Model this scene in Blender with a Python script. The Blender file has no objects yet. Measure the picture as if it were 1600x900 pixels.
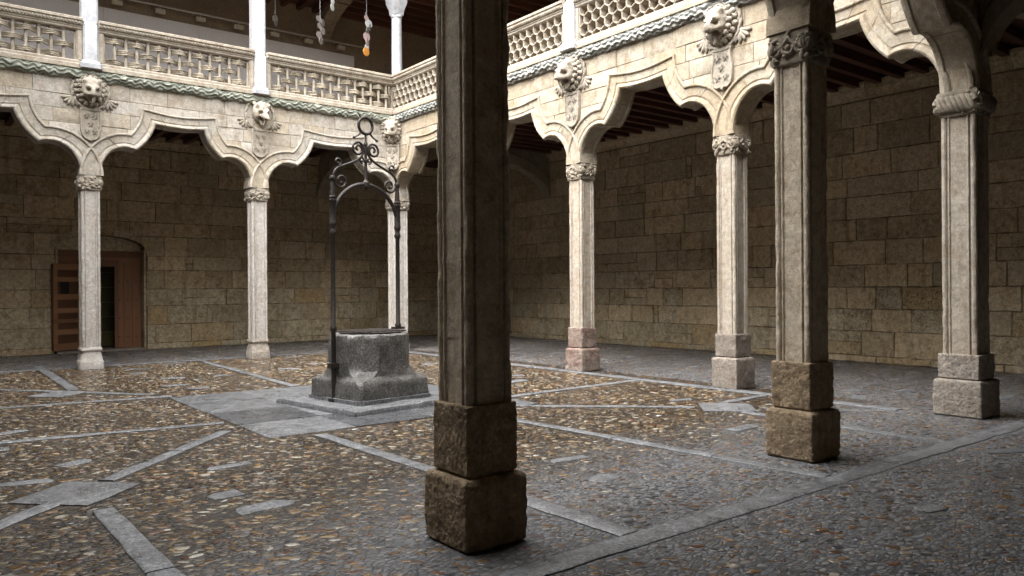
import bpy, math, random
from mathutils import Vector, Matrix, noise
random.seed(7)
S = bpy.context.scene
COL = S.collection
R = math.radians
PI = math.pi

# ------------------------------------------------------------------ camera
cam = bpy.data.cameras.new('camera'); co = bpy.data.objects.new('camera', cam); COL.objects.link(co)
cam.sensor_width = 36; cam.lens = 36 * 1211 / 1600; cam.clip_end = 500; cam.clip_start = .05
YAW, PITCH, ROLL = .6663, -.0003, -.0069
EYE = Vector((-10.276, -17.928, 1.6))
fw = Vector((math.sin(YAW), math.cos(YAW), 0)); rt = Vector((math.cos(YAW), -math.sin(YAW), 0)); up = Vector((0, 0, 1))
fw, up = fw * math.cos(PITCH) + up * math.sin(PITCH), up * math.cos(PITCH) - fw * math.sin(PITCH)
rt, up = rt * math.cos(ROLL) + up * math.sin(ROLL), up * math.cos(ROLL) - rt * math.sin(ROLL)
co.matrix_world = Matrix(((rt.x, up.x, -fw.x, EYE.x), (rt.y, up.y, -fw.y, EYE.y), (rt.z, up.z, -fw.z, EYE.z), (0, 0, 0, 1)))
S.camera = co

# ------------------------------------------------------------------ sky and sun (overcast)
w = bpy.data.worlds.new('World'); S.world = w; w.use_nodes = True
nt = w.node_tree; nt.nodes.clear()
sky = nt.nodes.new('ShaderNodeTexSky'); sky.sky_type = 'NISHITA'; sky.sun_disc = False
SUN_EL, SUN_AZ = 56, 258          # azimuth of the sun, clockwise from +Y
sky.sun_elevation = R(SUN_EL); sky.sun_rotation = R(SUN_AZ); sky.dust_density = 3; sky.air_density = 1.2
hs = nt.nodes.new('ShaderNodeHueSaturation'); hs.inputs['Saturation'].default_value = .12
bg = nt.nodes.new('ShaderNodeBackground'); bg.inputs['Strength'].default_value = .15
wo = nt.nodes.new('ShaderNodeOutputWorld')
nt.links.new(sky.outputs[0], hs.inputs['Color']); nt.links.new(hs.outputs[0], bg.inputs['Color']); nt.links.new(bg.outputs[0], wo.inputs[0])
sl = bpy.data.lights.new('sun', 'SUN'); so = bpy.data.objects.new('sun', sl); COL.objects.link(so)
sl.energy = 1.5; sl.angle = R(110); sl.color = (1, .97, .92)
sd = Vector((math.sin(R(SUN_AZ)) * math.cos(R(SUN_EL)), math.cos(R(SUN_AZ)) * math.cos(R(SUN_EL)), math.sin(R(SUN_EL))))
so.rotation_euler = sd.to_track_quat('Z', 'Y').to_euler(); so.location = (-5, -7, 20)
S.view_settings.view_transform = 'Standard'; S.view_settings.look = 'None'
S.view_settings.exposure = 2.9; S.view_settings.gamma = 1
S.cycles.max_bounces = 8; S.cycles.diffuse_bounces = 5; S.cycles.use_denoising = True

# ------------------------------------------------------------------ materials
class NT:
    def __init__(s, name):
        s.m = bpy.data.materials.new(name); s.m.use_nodes = True; s.t = s.m.node_tree; s.t.nodes.clear()
        s.out = s.t.nodes.new('ShaderNodeOutputMaterial'); s.b = s.t.nodes.new('ShaderNodeBsdfPrincipled')
        s.l(s.b.outputs[0], s.out.inputs[0])
        g = s.t.nodes.new('ShaderNodeTexCoord'); s.oc = g.outputs['Object']
        s.geo = s.t.nodes.new('ShaderNodeNewGeometry'); s.pos = s.geo.outputs['Position']
    def l(s, a, b): s.t.links.new(a, b)
    def n(s, k, **kw):
        x = s.t.nodes.new('ShaderNode' + k)
        for a, v in kw.items(): setattr(x, a, v)
        return x
    def noise(s, scale, detail=4, rough=.6, vec=None, dist=0):
        x = s.n('TexNoise'); x.inputs['Scale'].default_value = scale; x.inputs['Detail'].default_value = detail
        x.inputs['Roughness'].default_value = rough; x.inputs['Distortion'].default_value = dist
        s.l(vec or s.pos, x.inputs['Vector']); return x.outputs['Fac']
    def voro(s, scale, feat='F1', vec=None):
        x = s.n('TexVoronoi', feature=feat); x.inputs['Scale'].default_value = scale; s.l(vec or s.pos, x.inputs['Vector']); return x
    def ramp(s, fac, stops):
        x = s.n('ValToRGB'); e = x.color_ramp.elements
        while len(e) < len(stops): e.new(.5)
        for q, (p, c) in zip(e, stops):
            q.position = p; q.color = (c, c, c, 1) if isinstance(c, (int, float)) else (*c, 1)
        s.l(fac, x.inputs[0]); return x.outputs[0]
    def mix(s, fac, a, b, mode='MIX'):
        x = s.n('Mix', data_type='RGBA', blend_type=mode)
        for i, v in ((0, fac), (6, a), (7, b)):
            if hasattr(v, 'is_linked'): s.l(v, x.inputs[i])
            else: x.inputs[i].default_value = v if i == 0 else (*v, 1)
        return x.outputs[2]
    def math(s, op, a, b=None, clamp=False):
        x = s.n('Math', operation=op, use_clamp=clamp)
        for i, v in ((0, a), (1, b)):
            if v is None: continue
            if hasattr(v, 'is_linked'): s.l(v, x.inputs[i])
            else: x.inputs[i].default_value = v
        return x.outputs[0]
    def bump(s, h, strength, dist=.01, prev=None):
        x = s.n('Bump'); x.inputs['Strength'].default_value = strength; x.inputs['Distance'].default_value = dist
        s.l(h, x.inputs['Height'])
        if prev: s.l(prev, x.inputs['Normal'])
        return x.outputs[0]
    def rnd(s): return s.n('ObjectInfo').outputs['Random']
    def done(s, col, rough=.85, nrm=None, spec=.3, metal=0):
        for k, v in (('Base Color', col), ('Roughness', rough)):
            if hasattr(v, 'is_linked'): s.l(v, s.b.inputs[k])
            else: s.b.inputs[k].default_value = (*v, 1) if k == 'Base Color' else v
        if nrm: s.l(nrm, s.b.inputs['Normal'])
        s.b.inputs['Specular IOR Level'].default_value = spec; s.b.inputs['Metallic'].default_value = metal
        return s.m

def stone(name, c1, c2, stain, pit=.5, rough=.85, sc=1., objvar=.35, grain=.4, patch=None):
    m = NT(name)
    big = m.noise(1.7 * sc, 5, .65); mid = m.noise(9 * sc, 6, .65); fine = m.noise(48 * sc, 5, .75)
    col = m.mix(m.ramp(big, [(.35, 0), (.65, 1)]), c1, c2)
    st = m.ramp(m.noise(4.3 * sc, 7, .7, dist=.6), [(.50, 0), (.66, 1)])
    col = m.mix(m.math('MULTIPLY', st, .75), col, stain)
    mp = m.n('Mapping'); mp.inputs['Scale'].default_value = (5 * sc, 5 * sc, .45 * sc); m.l(m.pos, mp.inputs['Vector'])
    sk = m.ramp(m.noise(1.3, 6, .7, mp.outputs[0]), [(.52, 0), (.7, .5)])
    col = m.mix(sk, col, tuple(x * .75 for x in stain))
    r = m.rnd()
    if patch:
        col = m.mix(m.ramp(m.math('FRACT', m.math('MULTIPLY', r, 7.31)), [(.55, 0), (.95, .8)]), col, patch)
    v = m.math('ADD', m.math('MULTIPLY', r, objvar), 1 - objvar * .55)
    v = m.math('MULTIPLY', v, m.ramp(m.noise(13 * sc, 8, .72), [(.3, 1 - .2 - .3 * min(1, pit)), (.62, 1.12)]))
    v = m.math('MULTIPLY', v, m.ramp(fine, [(.3, .72), (.65, 1.14)]))
    cm = m.n('CombineXYZ')
    for i in range(3): m.l(v, cm.inputs[i])
    col = m.mix(1., col, cm.outputs[0], 'MULTIPLY')
    pits = m.ramp(m.noise(34 * sc, 6, .85), [(.34, 0), (.44, 1)])
    col = m.mix(m.math('MULTIPLY', m.math('SUBTRACT', 1, pits), min(.6, .12 + pit * .28)), col, tuple(x * .45 for x in stain))
    n1 = m.bump(mid, min(1, .6 * pit + .15), .05); n2 = m.bump(pits, min(1, pit * .7 + .1), .03, n1); n3 = m.bump(fine, grain, .012, n2)
    return m.done(col, rough, n3)

M = {}
M['arcade'] = stone('arcade_limestone', (.365, .31, .235), (.42, .37, .295), (.27, .20, .12), .45, objvar=.16, patch=(.36, .285, .19))
M['arcadepale'] = stone('white_arcade_limestone', (.43, .385, .325), (.48, .445, .395), (.32, .26, .19), .45, objvar=.13, patch=(.41, .345, .255))
M['carved'] = stone('carved_limestone', (.42, .375, .31), (.36, .315, .255), (.23, .19, .145), .5, objvar=.1, sc=1.3)
M['capital'] = stone('capital_limestone', (.34, .29, .225), (.28, .24, .19), (.18, .15, .115), .4, objvar=.1)
M['shaft'] = stone('pillar_limestone', (.40, .345, .275), (.45, .40, .335), (.32, .25, .18), .55, objvar=.1)
M['shaftpale'] = stone('pale_pillar_limestone', (.47, .43, .385), (.50, .47, .435), (.38, .32, .26), .45, objvar=.08)
M['shaftnear'] = stone('weathered_pillar_stone', (.56, .475, .365), (.61, .53, .42), (.40, .31, .21), .55, objvar=.05, grain=.7)
M['wall'] = stone('ochre_sandstone', (.53, .405, .245), (.59, .475, .315), (.29, .185, .09), .75, objvar=.36, patch=(.50, .41, .28))
M['wallpale'] = stone('eroded_pale_sandstone', (.54, .44, .285), (.60, .51, .36), (.29, .195, .10), 1.4, objvar=.3, patch=(.47, .33, .16))
M['mortar'] = stone('joint_mortar', (.18, .14, .095), (.145, .11, .075), (.09, .07, .05), .4)
M['mortarpale'] = stone('pale_joint_mortar', (.25, .215, .165), (.21, .175, .13), (.15, .12, .09), .4)
M['brown'] = stone('brown_granite', (.38, .28, .175), (.45, .345, .23), (.21, .145, .09), 1.1, sc=1.3, objvar=.1, grain=1.)
M['greybase'] = stone('speckled_granite', (.29, .25, .215), (.34, .295, .25), (.25, .17, .13), 1., sc=1.6, objvar=.1, grain=.9)
M['palebase'] = stone('pale_base_stone', (.38, .335, .285), (.42, .37, .315), (.30, .22, .15), 1., sc=1.4, objvar=.08, grain=.8)
M['plaster'] = stone('brown_plaster', (.26, .195, .135), (.29, .225, .16), (.22, .165, .11), .15, objvar=.05)
M['bouncewall'] = stone('pale_bounce_wall', (.62, .59, .52), (.66, .63, .57), (.5, .45, .38), .2, objvar=.05)  # pale tone put on the unseen left wall to bounce light onto pillars
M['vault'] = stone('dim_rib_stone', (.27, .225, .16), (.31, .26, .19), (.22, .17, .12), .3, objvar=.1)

def granite(name, base, rough, var=.25, sc=60):
    m = NT(name)
    sp = m.noise(sc, 4, .75); big = m.noise(2.6, 5, .6)
    lo = tuple(x * .45 for x in base); hi = tuple(min(1, x * 1.6) for x in base)
    col = m.ramp(sp, [(.38, lo), (.5, base), (.60, hi), (.68, tuple(min(1, x * 2.3) for x in base))])
    v = m.math('ADD', m.math('MULTIPLY', m.rnd(), var), 1 - var / 2)
    v = m.math('MULTIPLY', v, m.ramp(m.noise(5, 7, .7), [(.3, .5), (.7, 1.3)]))
    cm = m.n('CombineXYZ')
    for i in range(3): m.l(v, cm.inputs[i])
    col = m.mix(1., col, cm.outputs[0], 'MULTIPLY')
    n1 = m.bump(m.noise(11, 5, .7), .5, .02); n2 = m.bump(sp, .5, .006, n1)
    rr = m.ramp(big, [(.35, max(.05, rough - .18)), (.65, rough + .1)])
    return m.done(col, rr, n2, .5)
M['granite'] = granite('wet_grey_granite', (.165, .168, .175), .4, sc=50)
M['graniteS'] = granite('slab_granite', (.14, .143, .15), .4, .35, sc=45)
M['graniteD'] = granite('dark_wet_granite', (.09, .092, .098), .34, sc=50)
M['well'] = granite('well_granite', (.105, .10, .093), .6, .1, 36)

m = NT('wet_earth_mortar')
big = m.noise(.9, 6, .65); mid = m.noise(14, 6, .7); fine = m.noise(120, 3, .6)
sep = m.n('SeparateXYZ'); m.l(m.pos, sep.inputs[0])
# dry grey cement under the galleries, dark wet earth in the open court
inx = m.math('MULTIPLY', m.math('LESS_THAN', sep.outputs[0], .25), m.math('GREATER_THAN', sep.outputs[0], -11.4))
slope = m.math('MULTIPLY', m.math('MAXIMUM', m.math('SUBTRACT', -6.5, sep.outputs[0]), 0), .4)
ysh = m.math('ADD', m.math('ADD', sep.outputs[1], slope), m.math('MULTIPLY', m.noise(1.6, 6, .7), 1.6))
iny = m.math('MULTIPLY', m.math('LESS_THAN', sep.outputs[1], .35), m.ramp(m.math('MULTIPLY', m.math('ADD', ysh, 12.5), .7), [(0, 0), (1, 1)]))
court = m.math('MULTIPLY', inx, iny)
vm = m.n('Mapping'); vm.inputs['Rotation'].default_value = (0, 0, .55); vm.inputs['Scale'].default_value = (.6, 1, 1); m.l(m.pos, vm.inputs['Vector'])
vo = m.voro(27, 'F1', vm.outputs[0]); vd = m.voro(27, 'DISTANCE_TO_EDGE', vm.outputs[0]); sc_ = m.n('SeparateColor'); m.l(vo.outputs['Color'], sc_.inputs[0])
edge = m.ramp(vd.outputs['Distance'], [(.03, 0), (.16, 1)])
dry = m.ramp(sc_.outputs[0], [(0, (.045, .047, .05)), (.4, (.13, .132, .138)), (.7, (.20, .20, .205)), (.86, (.19, .13, .085)), (1, (.32, .30, .27))])
dry = m.mix(m.ramp(m.noise(3.0, 6, .7), [(.38, 0), (.6, .9)]), dry, m.mix(m.noise(60, 5, .8), (.09, .093, .1), (.30, .302, .31)))
wet = m.ramp(sc_.outputs[0], [(0, (.014, .012, .01)), (.45, (.05, .038, .026)), (.7, (.10, .068, .038)), (.88, (.15, .115, .075)), (1, (.24, .205, .155))])
wet = m.mix(m.ramp(big, [(.4, 0), (.65, .55)]), wet, (.04, .032, .024))
col = m.mix(court, dry, wet); col = m.mix(edge, m.mix(court, (.06, .06, .062), (.014, .012, .01)), col)
n1 = m.bump(m.ramp(vd.outputs['Distance'], [(0, 0), (.25, 1)]), .55, .012); n2 = m.bump(fine, .5, .008, n1)
rg = m.math('ADD', m.ramp(big, [(.42, .12), (.6, .45)]), m.math('MULTIPLY', m.math('SUBTRACT', 1, court), .16))
M['earth'] = m.done(col, rg, n2, .26)

m = NT('river_pebble')
a = m.n('VertexColor'); a.layer_name = 'Col'
fine = m.noise(60, 3, .6)
v = m.ramp(fine, [(.3, .75), (.65, 1.1)])
n1 = m.bump(fine, .12, .004)
M['pebble'] = m.done(m.mix(1., m.mix(1., a.outputs[0], v, 'MULTIPLY'), m.ramp(m.noise(.8, 6, .65), [(.35, .45), (.65, .95)]), 'MULTIPLY'), m.ramp(m.noise(1.1, 4, .6), [(.42, .07), (.64, .32)]), n1, .5)

m = NT('rusted_iron')
f1 = m.noise(30, 5, .7)
M['iron'] = m.done(m.mix(m.ramp(f1, [(.45, 0), (.7, 1)]), (.028, .026, .026), (.075, .05, .035)), .5, m.bump(f1, .4, .004), .5, .35)

def wood(name, c1, c2, axis=0, rough=.6):
    m = NT(name)
    mp = m.n('Mapping'); sc = [14, 14, 14]; sc[axis] = 1.2; mp.inputs['Scale'].default_value = sc; m.l(m.pos, mp.inputs['Vector'])
    g = m.noise(2.2, 6, .65, mp.outputs[0], .5)
    v = m.math('ADD', m.math('MULTIPLY', m.rnd(), .5), .72)
    cm = m.n('CombineXYZ')
    for i in range(3): m.l(v, cm.inputs[i])
    col = m.mix(1., m.mix(g, c1, c2), cm.outputs[0], 'MULTIPLY')
    return m.done(col, rough, m.bump(g, .5, .006), .35)
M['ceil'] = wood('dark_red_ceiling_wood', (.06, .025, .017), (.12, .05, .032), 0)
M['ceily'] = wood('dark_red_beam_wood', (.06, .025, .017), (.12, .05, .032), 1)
M['door'] = wood('red_brown_door_wood', (.16, .07, .033), (.27, .13, .065), 2, .5)
M['leaf'] = wood('brown_leaf_wood', (.19, .092, .045), (.30, .155, .08), 2, .5)
M['leafdark'] = wood('shade_painted_panel_wood', (.07, .032, .017), (.11, .052, .028), 2, .5)  # darker copy: shade between the leaf's rails is put into the colour
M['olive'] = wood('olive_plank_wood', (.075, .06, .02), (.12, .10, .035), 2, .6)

m = NT('white_marble')
vn = m.noise(6, 8, .7, dist=1.4)
M['marble'] = m.done(m.mix(m.ramp(vn, [(.47, 0), (.62, 1)]), (.39, .39, .40), (.27, .28, .30)), .45, m.bump(m.noise(40, 4), .15, .004), .4)

def garland(name, c1, c2, c3, thr):
    m = NT(name)
    g = m.noise(3.1, 6, .7); f = m.noise(40, 5, .7)
    col = m.mix(m.ramp(g, [(thr, 0), (thr + .15, 1)]), c1, c2); col = m.mix(m.ramp(f, [(.5, 0), (.7, .6)]), col, c3)
    return m.done(col, .85, m.bump(f, .5, .01))
M['rope_green'] = garland('algae_stained_moulding', (.28, .285, .24), (.19, .205, .17), (.40, .37, .30), .38)
M['rope'] = garland('grey_lichen_moulding', (.33, .325, .30), (.20, .21, .20), (.44, .41, .36), .42)
M['lattice'] = stone('lattice_limestone', (.35, .305, .245), (.39, .35, .285), (.25, .18, .125), .3, objvar=.1)
M['weave'] = stone('weave_limestone', (.33, .285, .215), (.39, .34, .265), (.23, .18, .12), .5, objvar=.3)

def plain(name, col, rough=.6, spec=.3, metal=0, trans=0):
    m = NT(name); f = m.noise(25, 4)
    x = m.done(m.mix(m.ramp(f, [(.3, 0), (.7, 1)]), tuple(c * .85 for c in col), col), rough, m.bump(f, .1, .003), spec, metal)
    if trans: m.b.inputs['Transmission Weight'].default_value = trans
    return x
M['panel'] = plain('grey_white_panel', (.70, .67, .67), .8)
M['steel'] = plain('brushed_steel', (.45, .44, .42), .4, .5, .6)
M['lampbox'] = plain('cream_lamp_box', (.52, .48, .38), .5)
M['discpink'] = plain('rose_glass', (.42, .31, .30), .2, .6)
M['discwhite'] = plain('clear_white_glass', (.45, .46, .44), .15, .6)
M['discamber'] = plain('amber_glass', (.55, .24, .05), .2, .6)
M['discdark'] = plain('smoky_glass', (.17, .15, .135), .25, .6)
M['void'] = plain('dark_interior', (.02, .018, .015), .9)

# ------------------------------------------------------------------ mesh builder
class MB:
    def __init__(s): s.v = []; s.f = []; s.c = None
    def add(s, vs, fs):
        o = len(s.v); s.v += [tuple(p) for p in vs]; s.f += [tuple(i + o for i in q) for q in fs]; return s
    def box(s, x0, x1, y0, y1, z0, z1):
        return s.add([(x, y, z) for z in (z0, z1) for y in (y0, y1) for x in (x0, x1)],
                     [(0, 2, 3, 1), (4, 5, 7, 6), (0, 1, 5, 4), (2, 6, 7, 3), (0, 4, 6, 2), (1, 3, 7, 5)])
    def loft(s, rings, closed=True, cap=True):
        n = len(rings[0]); vs = [p for r in rings for p in r]; fs = []
        for i in range(len(rings) - 1):
            for j in range(n if closed else n - 1):
                k = (j + 1) % n; fs.append((i * n + j, i * n + k, (i + 1) * n + k, (i + 1) * n + j))
        if cap: fs.append(tuple(range(n))[::-1]); fs.append(tuple((len(rings) - 1) * n + j for j in range(n)))
        return s.add(vs, fs)
    def prism(s, poly, y0, y1):           # poly of (x, z), extruded along y
        n = len(poly)
        return s.add([(x, y0, z) for x, z in poly] + [(x, y1, z) for x, z in poly],
                     [tuple(range(n)), tuple(range(2 * n - 1, n - 1, -1))] + [(i, i + n, (i + 1) % n + n, (i + 1) % n) for i in range(n)])
    def tube(s, path, rad, n=8, ref=(0, 1, 0), closed=False, cap=True):
        path = [Vector(p) for p in path]; rings = []; N = len(path); ref = Vector(ref)
        for i, p in enumerate(path):
            a = path[i - 1] if (i or closed) else p; b = path[(i + 1) % N] if (i < N - 1 or closed) else p
            t = (b - a).normalized(); e1 = ref - t * ref.dot(t)
            if e1.length < 1e-4: e1 = Vector((1, 0, 0)) - t * t.x
            e1.normalize(); e2 = t.cross(e1)
            r = rad(i / max(1, N - 1)) if callable(rad) else rad
            rings.append([p + (e1 * math.cos(2 * PI * k / n) + e2 * math.sin(2 * PI * k / n)) * r for k in range(n)])
        if closed: rings.append(rings[0])
        return s.loft(rings, True, cap and not closed)
    def ball(s, c, r, n=8, m=6, mat=None):
        c = Vector(c); r = (r, r, r) if isinstance(r, (int, float)) else r; rings = []
        vs = []
        for i in range(m + 1):
            th = PI * i / m
            for j in range(n):
                ph = 2 * PI * j / n; p = Vector((r[0] * math.sin(th) * math.cos(ph), r[1] * math.sin(th) * math.sin(ph), r[2] * math.cos(th)))
                vs.append(c + (mat @ p if mat else p))
        fs = [(i * n + j, (i + 1) * n + j, (i + 1) * n + (j + 1) % n, i * n + (j + 1) % n) for i in range(m) for j in range(n)]
        return s.add(vs, fs)
    def lathe(s, prof, c=(0, 0, 0), n=16):
        return s.loft([[(c[0] + r * math.cos(2 * PI * k / n), c[1] + r * math.sin(2 * PI * k / n), c[2] + z) for k in range(n)] for r, z in prof])
    def torus(s, c, R_, r, n=16, m=8, ax='y', sq=1.):
        P = []
        for i in range(n):
            a = 2 * PI * i / n
            P.append((c[0] + R_ * math.cos(a), c[1], c[2] + R_ * math.sin(a)) if ax == 'y' else (c[0], c[1] + R_ * math.cos(a), c[2] + R_ * math.sin(a)) if ax == 'x' else (c[0] + R_ * math.cos(a), c[1] + R_ * math.sin(a), c[2]))
        return s.tube(P, r, m, {'y': (0, 1, 0), 'x': (1, 0, 0), 'z': (0, 0, 1)}[ax], True)
    def xf(s, mat, i0=0):
        s.v = s.v[:i0] + [tuple(mat @ Vector(p)) for p in s.v[i0:]]; return s
    def rough(s, amp, sc, seed=0):
        o = Vector((seed * 3.1, seed * 1.7, seed * 5.3))
        s.v = [tuple(Vector(p) + noise.noise_vector(Vector(p) * sc + o) * amp) for p in s.v]; return s
    def mesh(s, name, mat, ang=35):
        me = bpy.data.meshes.new(name); me.from_pydata(s.v, [], s.f); me.update()
        me.materials.append(M[mat] if isinstance(mat, str) else mat)
        if ang is not None:
            me.shade_smooth(); me.set_sharp_from_angle(angle=R(ang))
        return me
    def build(s, name, mat, parent=None, ang=35, loc=None, **kw):
        return obj(name, s.mesh(name, mat, ang), parent, loc, **kw)

def obj(name, me, parent=None, loc=None, rz=0, **kw):
    o = bpy.data.objects.new(name, me); COL.objects.link(o); o.parent = parent
    if loc: o.location = loc
    if rz: o.rotation_euler.z = rz
    for k, v in kw.items(): o[k] = v
    return o
def thing(name, label, cat, loc=(0, 0, 0), rz=0, group=None):
    o = obj(name, None, None, loc, rz, label=label, category=cat)
    if group: o['group'] = group
    return o
def dup(o, parent=None, loc=None):
    c = o.copy(); COL.objects.link(c); c.parent = parent
    if loc is not None: c.location = loc
    for ch in list(o.children): dup(ch, c)
    return c
def rr(a, b): return random.uniform(a, b)

# ------------------------------------------------------------------ plan of the court
AX = [-11.0, -7.246, -3.748, 0.0]                 # pillars of the back arcade, x
BY = [0.0, -3.52, -7.042, -10.48, -13.884]        # pillars of the right arcade, y
NX = [0.0, -3.63, -7.405, -11.0]                  # pillars of the near arcade, x
YN = -13.884
WA, WB, WN, WD = 4.7, 5.45, -18.6, -16.2          # outer walls
ZC0, ZC1 = 3.65, 3.95                             # capital
ZUP = 6.1                                         # upper floor edge

# ------------------------------------------------------------------ floor
floor = MB().add([(WD - 1, WN - 1, 0), (WB + 1, WN - 1, 0), (WB + 1, WA + 3, 0), (WD - 1, WA + 3, 0)], [(0, 1, 2, 3)]).build('courtyard_floor', 'earth', None, None, kind='structure')
blocked = []                                       # rectangles (cx, cy, ux, uy, hl, hw) where no pebble lies
def slab_bar(a, b, wd, nm='granite_strip', mat='granite', z=.012, piece=1.25):
    a = Vector((*a, 0)); b = Vector((*b, 0)); d = (b - a); L = d.length; d /= L; n = Vector((-d.y, d.x, 0))
    c = (a + b) / 2; blocked.append((c.x, c.y, d.x, d.y, L / 2, wd / 2))
    k = max(1, round(L / piece)); ts = [0] + [(i + rr(-.15, .15)) / k * L for i in range(1, k)] + [L]
    for t0, t1 in zip(ts, ts[1:]):
        jj = [rr(-.012, .012) for _ in range(6)]; zz = z + rr(-.002, .003)
        steps = 7
        ptsL = [a + d * (t0 + .004 + (t1 - t0 - .008) * i / steps) for i in range(steps + 1)]
        rings = []
        for p in ptsL:
            e = [noise.noise(p * 3.1 + Vector((0, 0, q * 7))) * .03 for q in (1, 2)]
            h = wd * .41
            rings.append([p + n * (h + e[0]) + Vector((0, 0, -.02)), p + n * (h + e[0]) + Vector((0, 0, zz - .006)), p + n * (h - .012 + e[0]) + Vector((0, 0, zz)),
                          p - n * (h - .012 + e[1]) + Vector((0, 0, zz)), p - n * (h + e[1]) + Vector((0, 0, zz - .006)), p - n * (h + e[1]) + Vector((0, 0, -.02))])
        mb = MB().loft(rings); mb.build(nm, mat, floor, 30)
# measured strips of the paving
slab_bar((-16, -14.56), (.6, -14.56), .24, piece=1.9)
slab_bar((-9.9, -8.1), (-7.25, -8.46), .15)
slab_bar((-7.42, -9.06), (-8.95, -10.70), .17)
slab_bar((-9.42, -11.25), (-11.0, -12.85), .18)
slab_bar((-9.13, -11.65), (-9.13, -14.465), .19)
slab_bar((-8.03, 1.2), (-8.12, -3.8), .20)
slab_bar((-4.97, .95), (-5.2, -5.7), .16)
slab_bar((-10.9, -5.0), (-7.1, -5.6), .15)
slab_bar((-10.2, -1.4), (-7.25, -5.25), .15)
slab_bar((-6.67, -9.95), (-6.60, -14.465), .19)
slab_bar((-4.5, -10.0), (-4.22, -14.465), .17)
slab_bar((-3.4, -8.98), (-.3, -8.8), .17)
slab_bar((-3.72, -9.75), (-2.05, -11.35), .14)
slab_bar((-1.5, -11.36), (-.3, -11.3), .15)
slab_bar((-1.45, -12.0), (-.4, -13.2), .15)
slab_bar((-1.9, -12.0), (-1.95, -14.465), .16)
slab_bar((-.27, -.4), (-.27, -13.2), .26, piece=1.5)
slab_bar((-10.6, .34), (-.5, .34), .24, piece=1.7)
slab_bar((-7.4, -15.5), (-7.3, -18.4), .16)
slab_bar((-2.2, -14.9), (3.8, -18.2), .17)
def flag(cx, cy, hx, hy, rot=0, z=.010, nm='granite_flag', mat='granite', ir=.03):
    c, s_ = math.cos(rot), math.sin(rot); blocked.append((cx, cy, c, s_, hx, hy))
    P = []; V = [(-1, -1), (-.4, -1), (.4, -1), (1, -1), (1, 0), (1, 1), (.4, 1), (-.4, 1), (-1, 1), (-1, 0)]
    for sx, sy in V:
        kc = 1 - ir * rr(.1, .9) if abs(sx * sy) == 1 else 1
        x = sx * hx * (kc + rr(-ir, ir) * .5); y = sy * hy * (kc + rr(-ir, ir) * .7); P.append((cx + x * c - y * s_, cy + x * s_ + y * c))
    Q = [((x - cx) * .94 + cx, (y - cy) * .92 + cy) for x, y in P]
    MB().loft([[(x, y, -.02) for x, y in P], [(x, y, z - .005) for x, y in P], [(x, y, z) for x, y in Q]]).build(nm, mat, floor, 30)
# large slabs round the well, laid as separate flags
for i, (x0, x1) in enumerate(((-7.18, -6.15), (-6.15, -5.1), (-5.1, -4.15), (-4.15, -3.4))):
    for j, (y0, y1) in enumerate(((-9.75, -8.75), (-8.75, -7.7), (-7.7, -6.7), (-6.7, -5.75))):
        dk = (i, j) in ((1, 0), (0, 1), (2, 0))
        flag((x0 + x1) / 2, (y0 + y1) / 2, (x1 - x0) / 2 * 1.01, (y1 - y0) / 2 * 1.01, 0, .009 + .004 * ((i + j) % 2), 'granite_slab', 'graniteD' if dk else 'graniteS')
for cx, cy, h in ((-9.2, -11.0, .33), (-1.75, -11.65, .34), (-8.4, -4.2, .3), (-2.0, -3.0, .33)):
    flag(cx, cy, h, h, PI / 4, .014, 'diamond_slab')
def inblock(x, y, pad=0.):
    for cx, cy, ux, uy, hl, hw in blocked:
        dx, dy = x - cx, y - cy
        if abs(dx * ux + dy * uy) < hl + pad and abs(-dx * uy + dy * ux) < hw + pad: return True
    return False
PILLARS = [(x, 0) for x in AX] + [(0, y) for y in BY] + [(x, YN) for x in NX]
for p in PILLARS: blocked.append((p[0], p[1], 1, 0, .26, .26))
blocked.append((-5.1, -8.1, math.cos(R(8)), math.sin(R(8)), .9, .95))
gx = -15.5
while gx < 5:
    gy = -18.2
    while gy < 4.2:
        x, y = gx + rr(-.35, .35), gy + rr(-.3, .3)
        if not inblock(x, y, .3) and random.random() < .72:
            flag(x, y, rr(.12, .25), rr(.06, .11), rr(-.6, .5), rr(.006, .012), ir=.22)
        gy += .95
    gx += 1.25
PAL = [((.40, .31, .19), 9), ((.33, .215, .105), 10), ((.26, .15, .07), 8), ((.50, .44, .34), 7), ((.20, .115, .05), 12), ((.12, .08, .048), 16), ((.09, .082, .075), 14), ((.25, .20, .14), 10), ((.18, .08, .05), 6), ((.64, .60, .52), 3)]
PALG = [((.22, .15, .085), 10), ((.15, .09, .055), 12), ((.25, .14, .065), 7), ((.09, .09, .095), 16), ((.13, .13, .135), 16), ((.30, .25, .18), 5), ((.42, .38, .31), 2), ((.19, .09, .055), 6), ((.17, .165, .16), 12)]
def pick(P):
    c = random.choices([p[0] for p in P], [p[1] for p in P])[0]; k = rr(.75, 1.15); return tuple(min(1, v * k) for v in c)
def visible(x, y):
    d = Vector((x, y, 0)) - EYE; z = d.dot(fw)
    if z < .5: return None
    u, v = d.dot(rt) / z * 1211 + 800, 450 - d.dot(up) / z * 1211
    return z if (-30 < u < 1630 and v < 925) else None
pebbles = []
def field(x0, x1, y0, y1, step, prob, pal, smin, smax, ok=lambda x, y: True):
    x = x0
    while x < x1:
        y = y0
        while y < y1:
            px, py = x + rr(-.5, .5) * step, y + rr(-.5, .5) * step
            if random.random() < prob and ok(px, py) and not inblock(px, py, .035):
                a = smin + (smax - smin) * random.random() ** 1.5; b = a * rr(.38, .72)
                pebbles.append((px, py, a, b, random.gauss(-.45, .45), pick(pal)))
            y += step
        x += step
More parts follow.
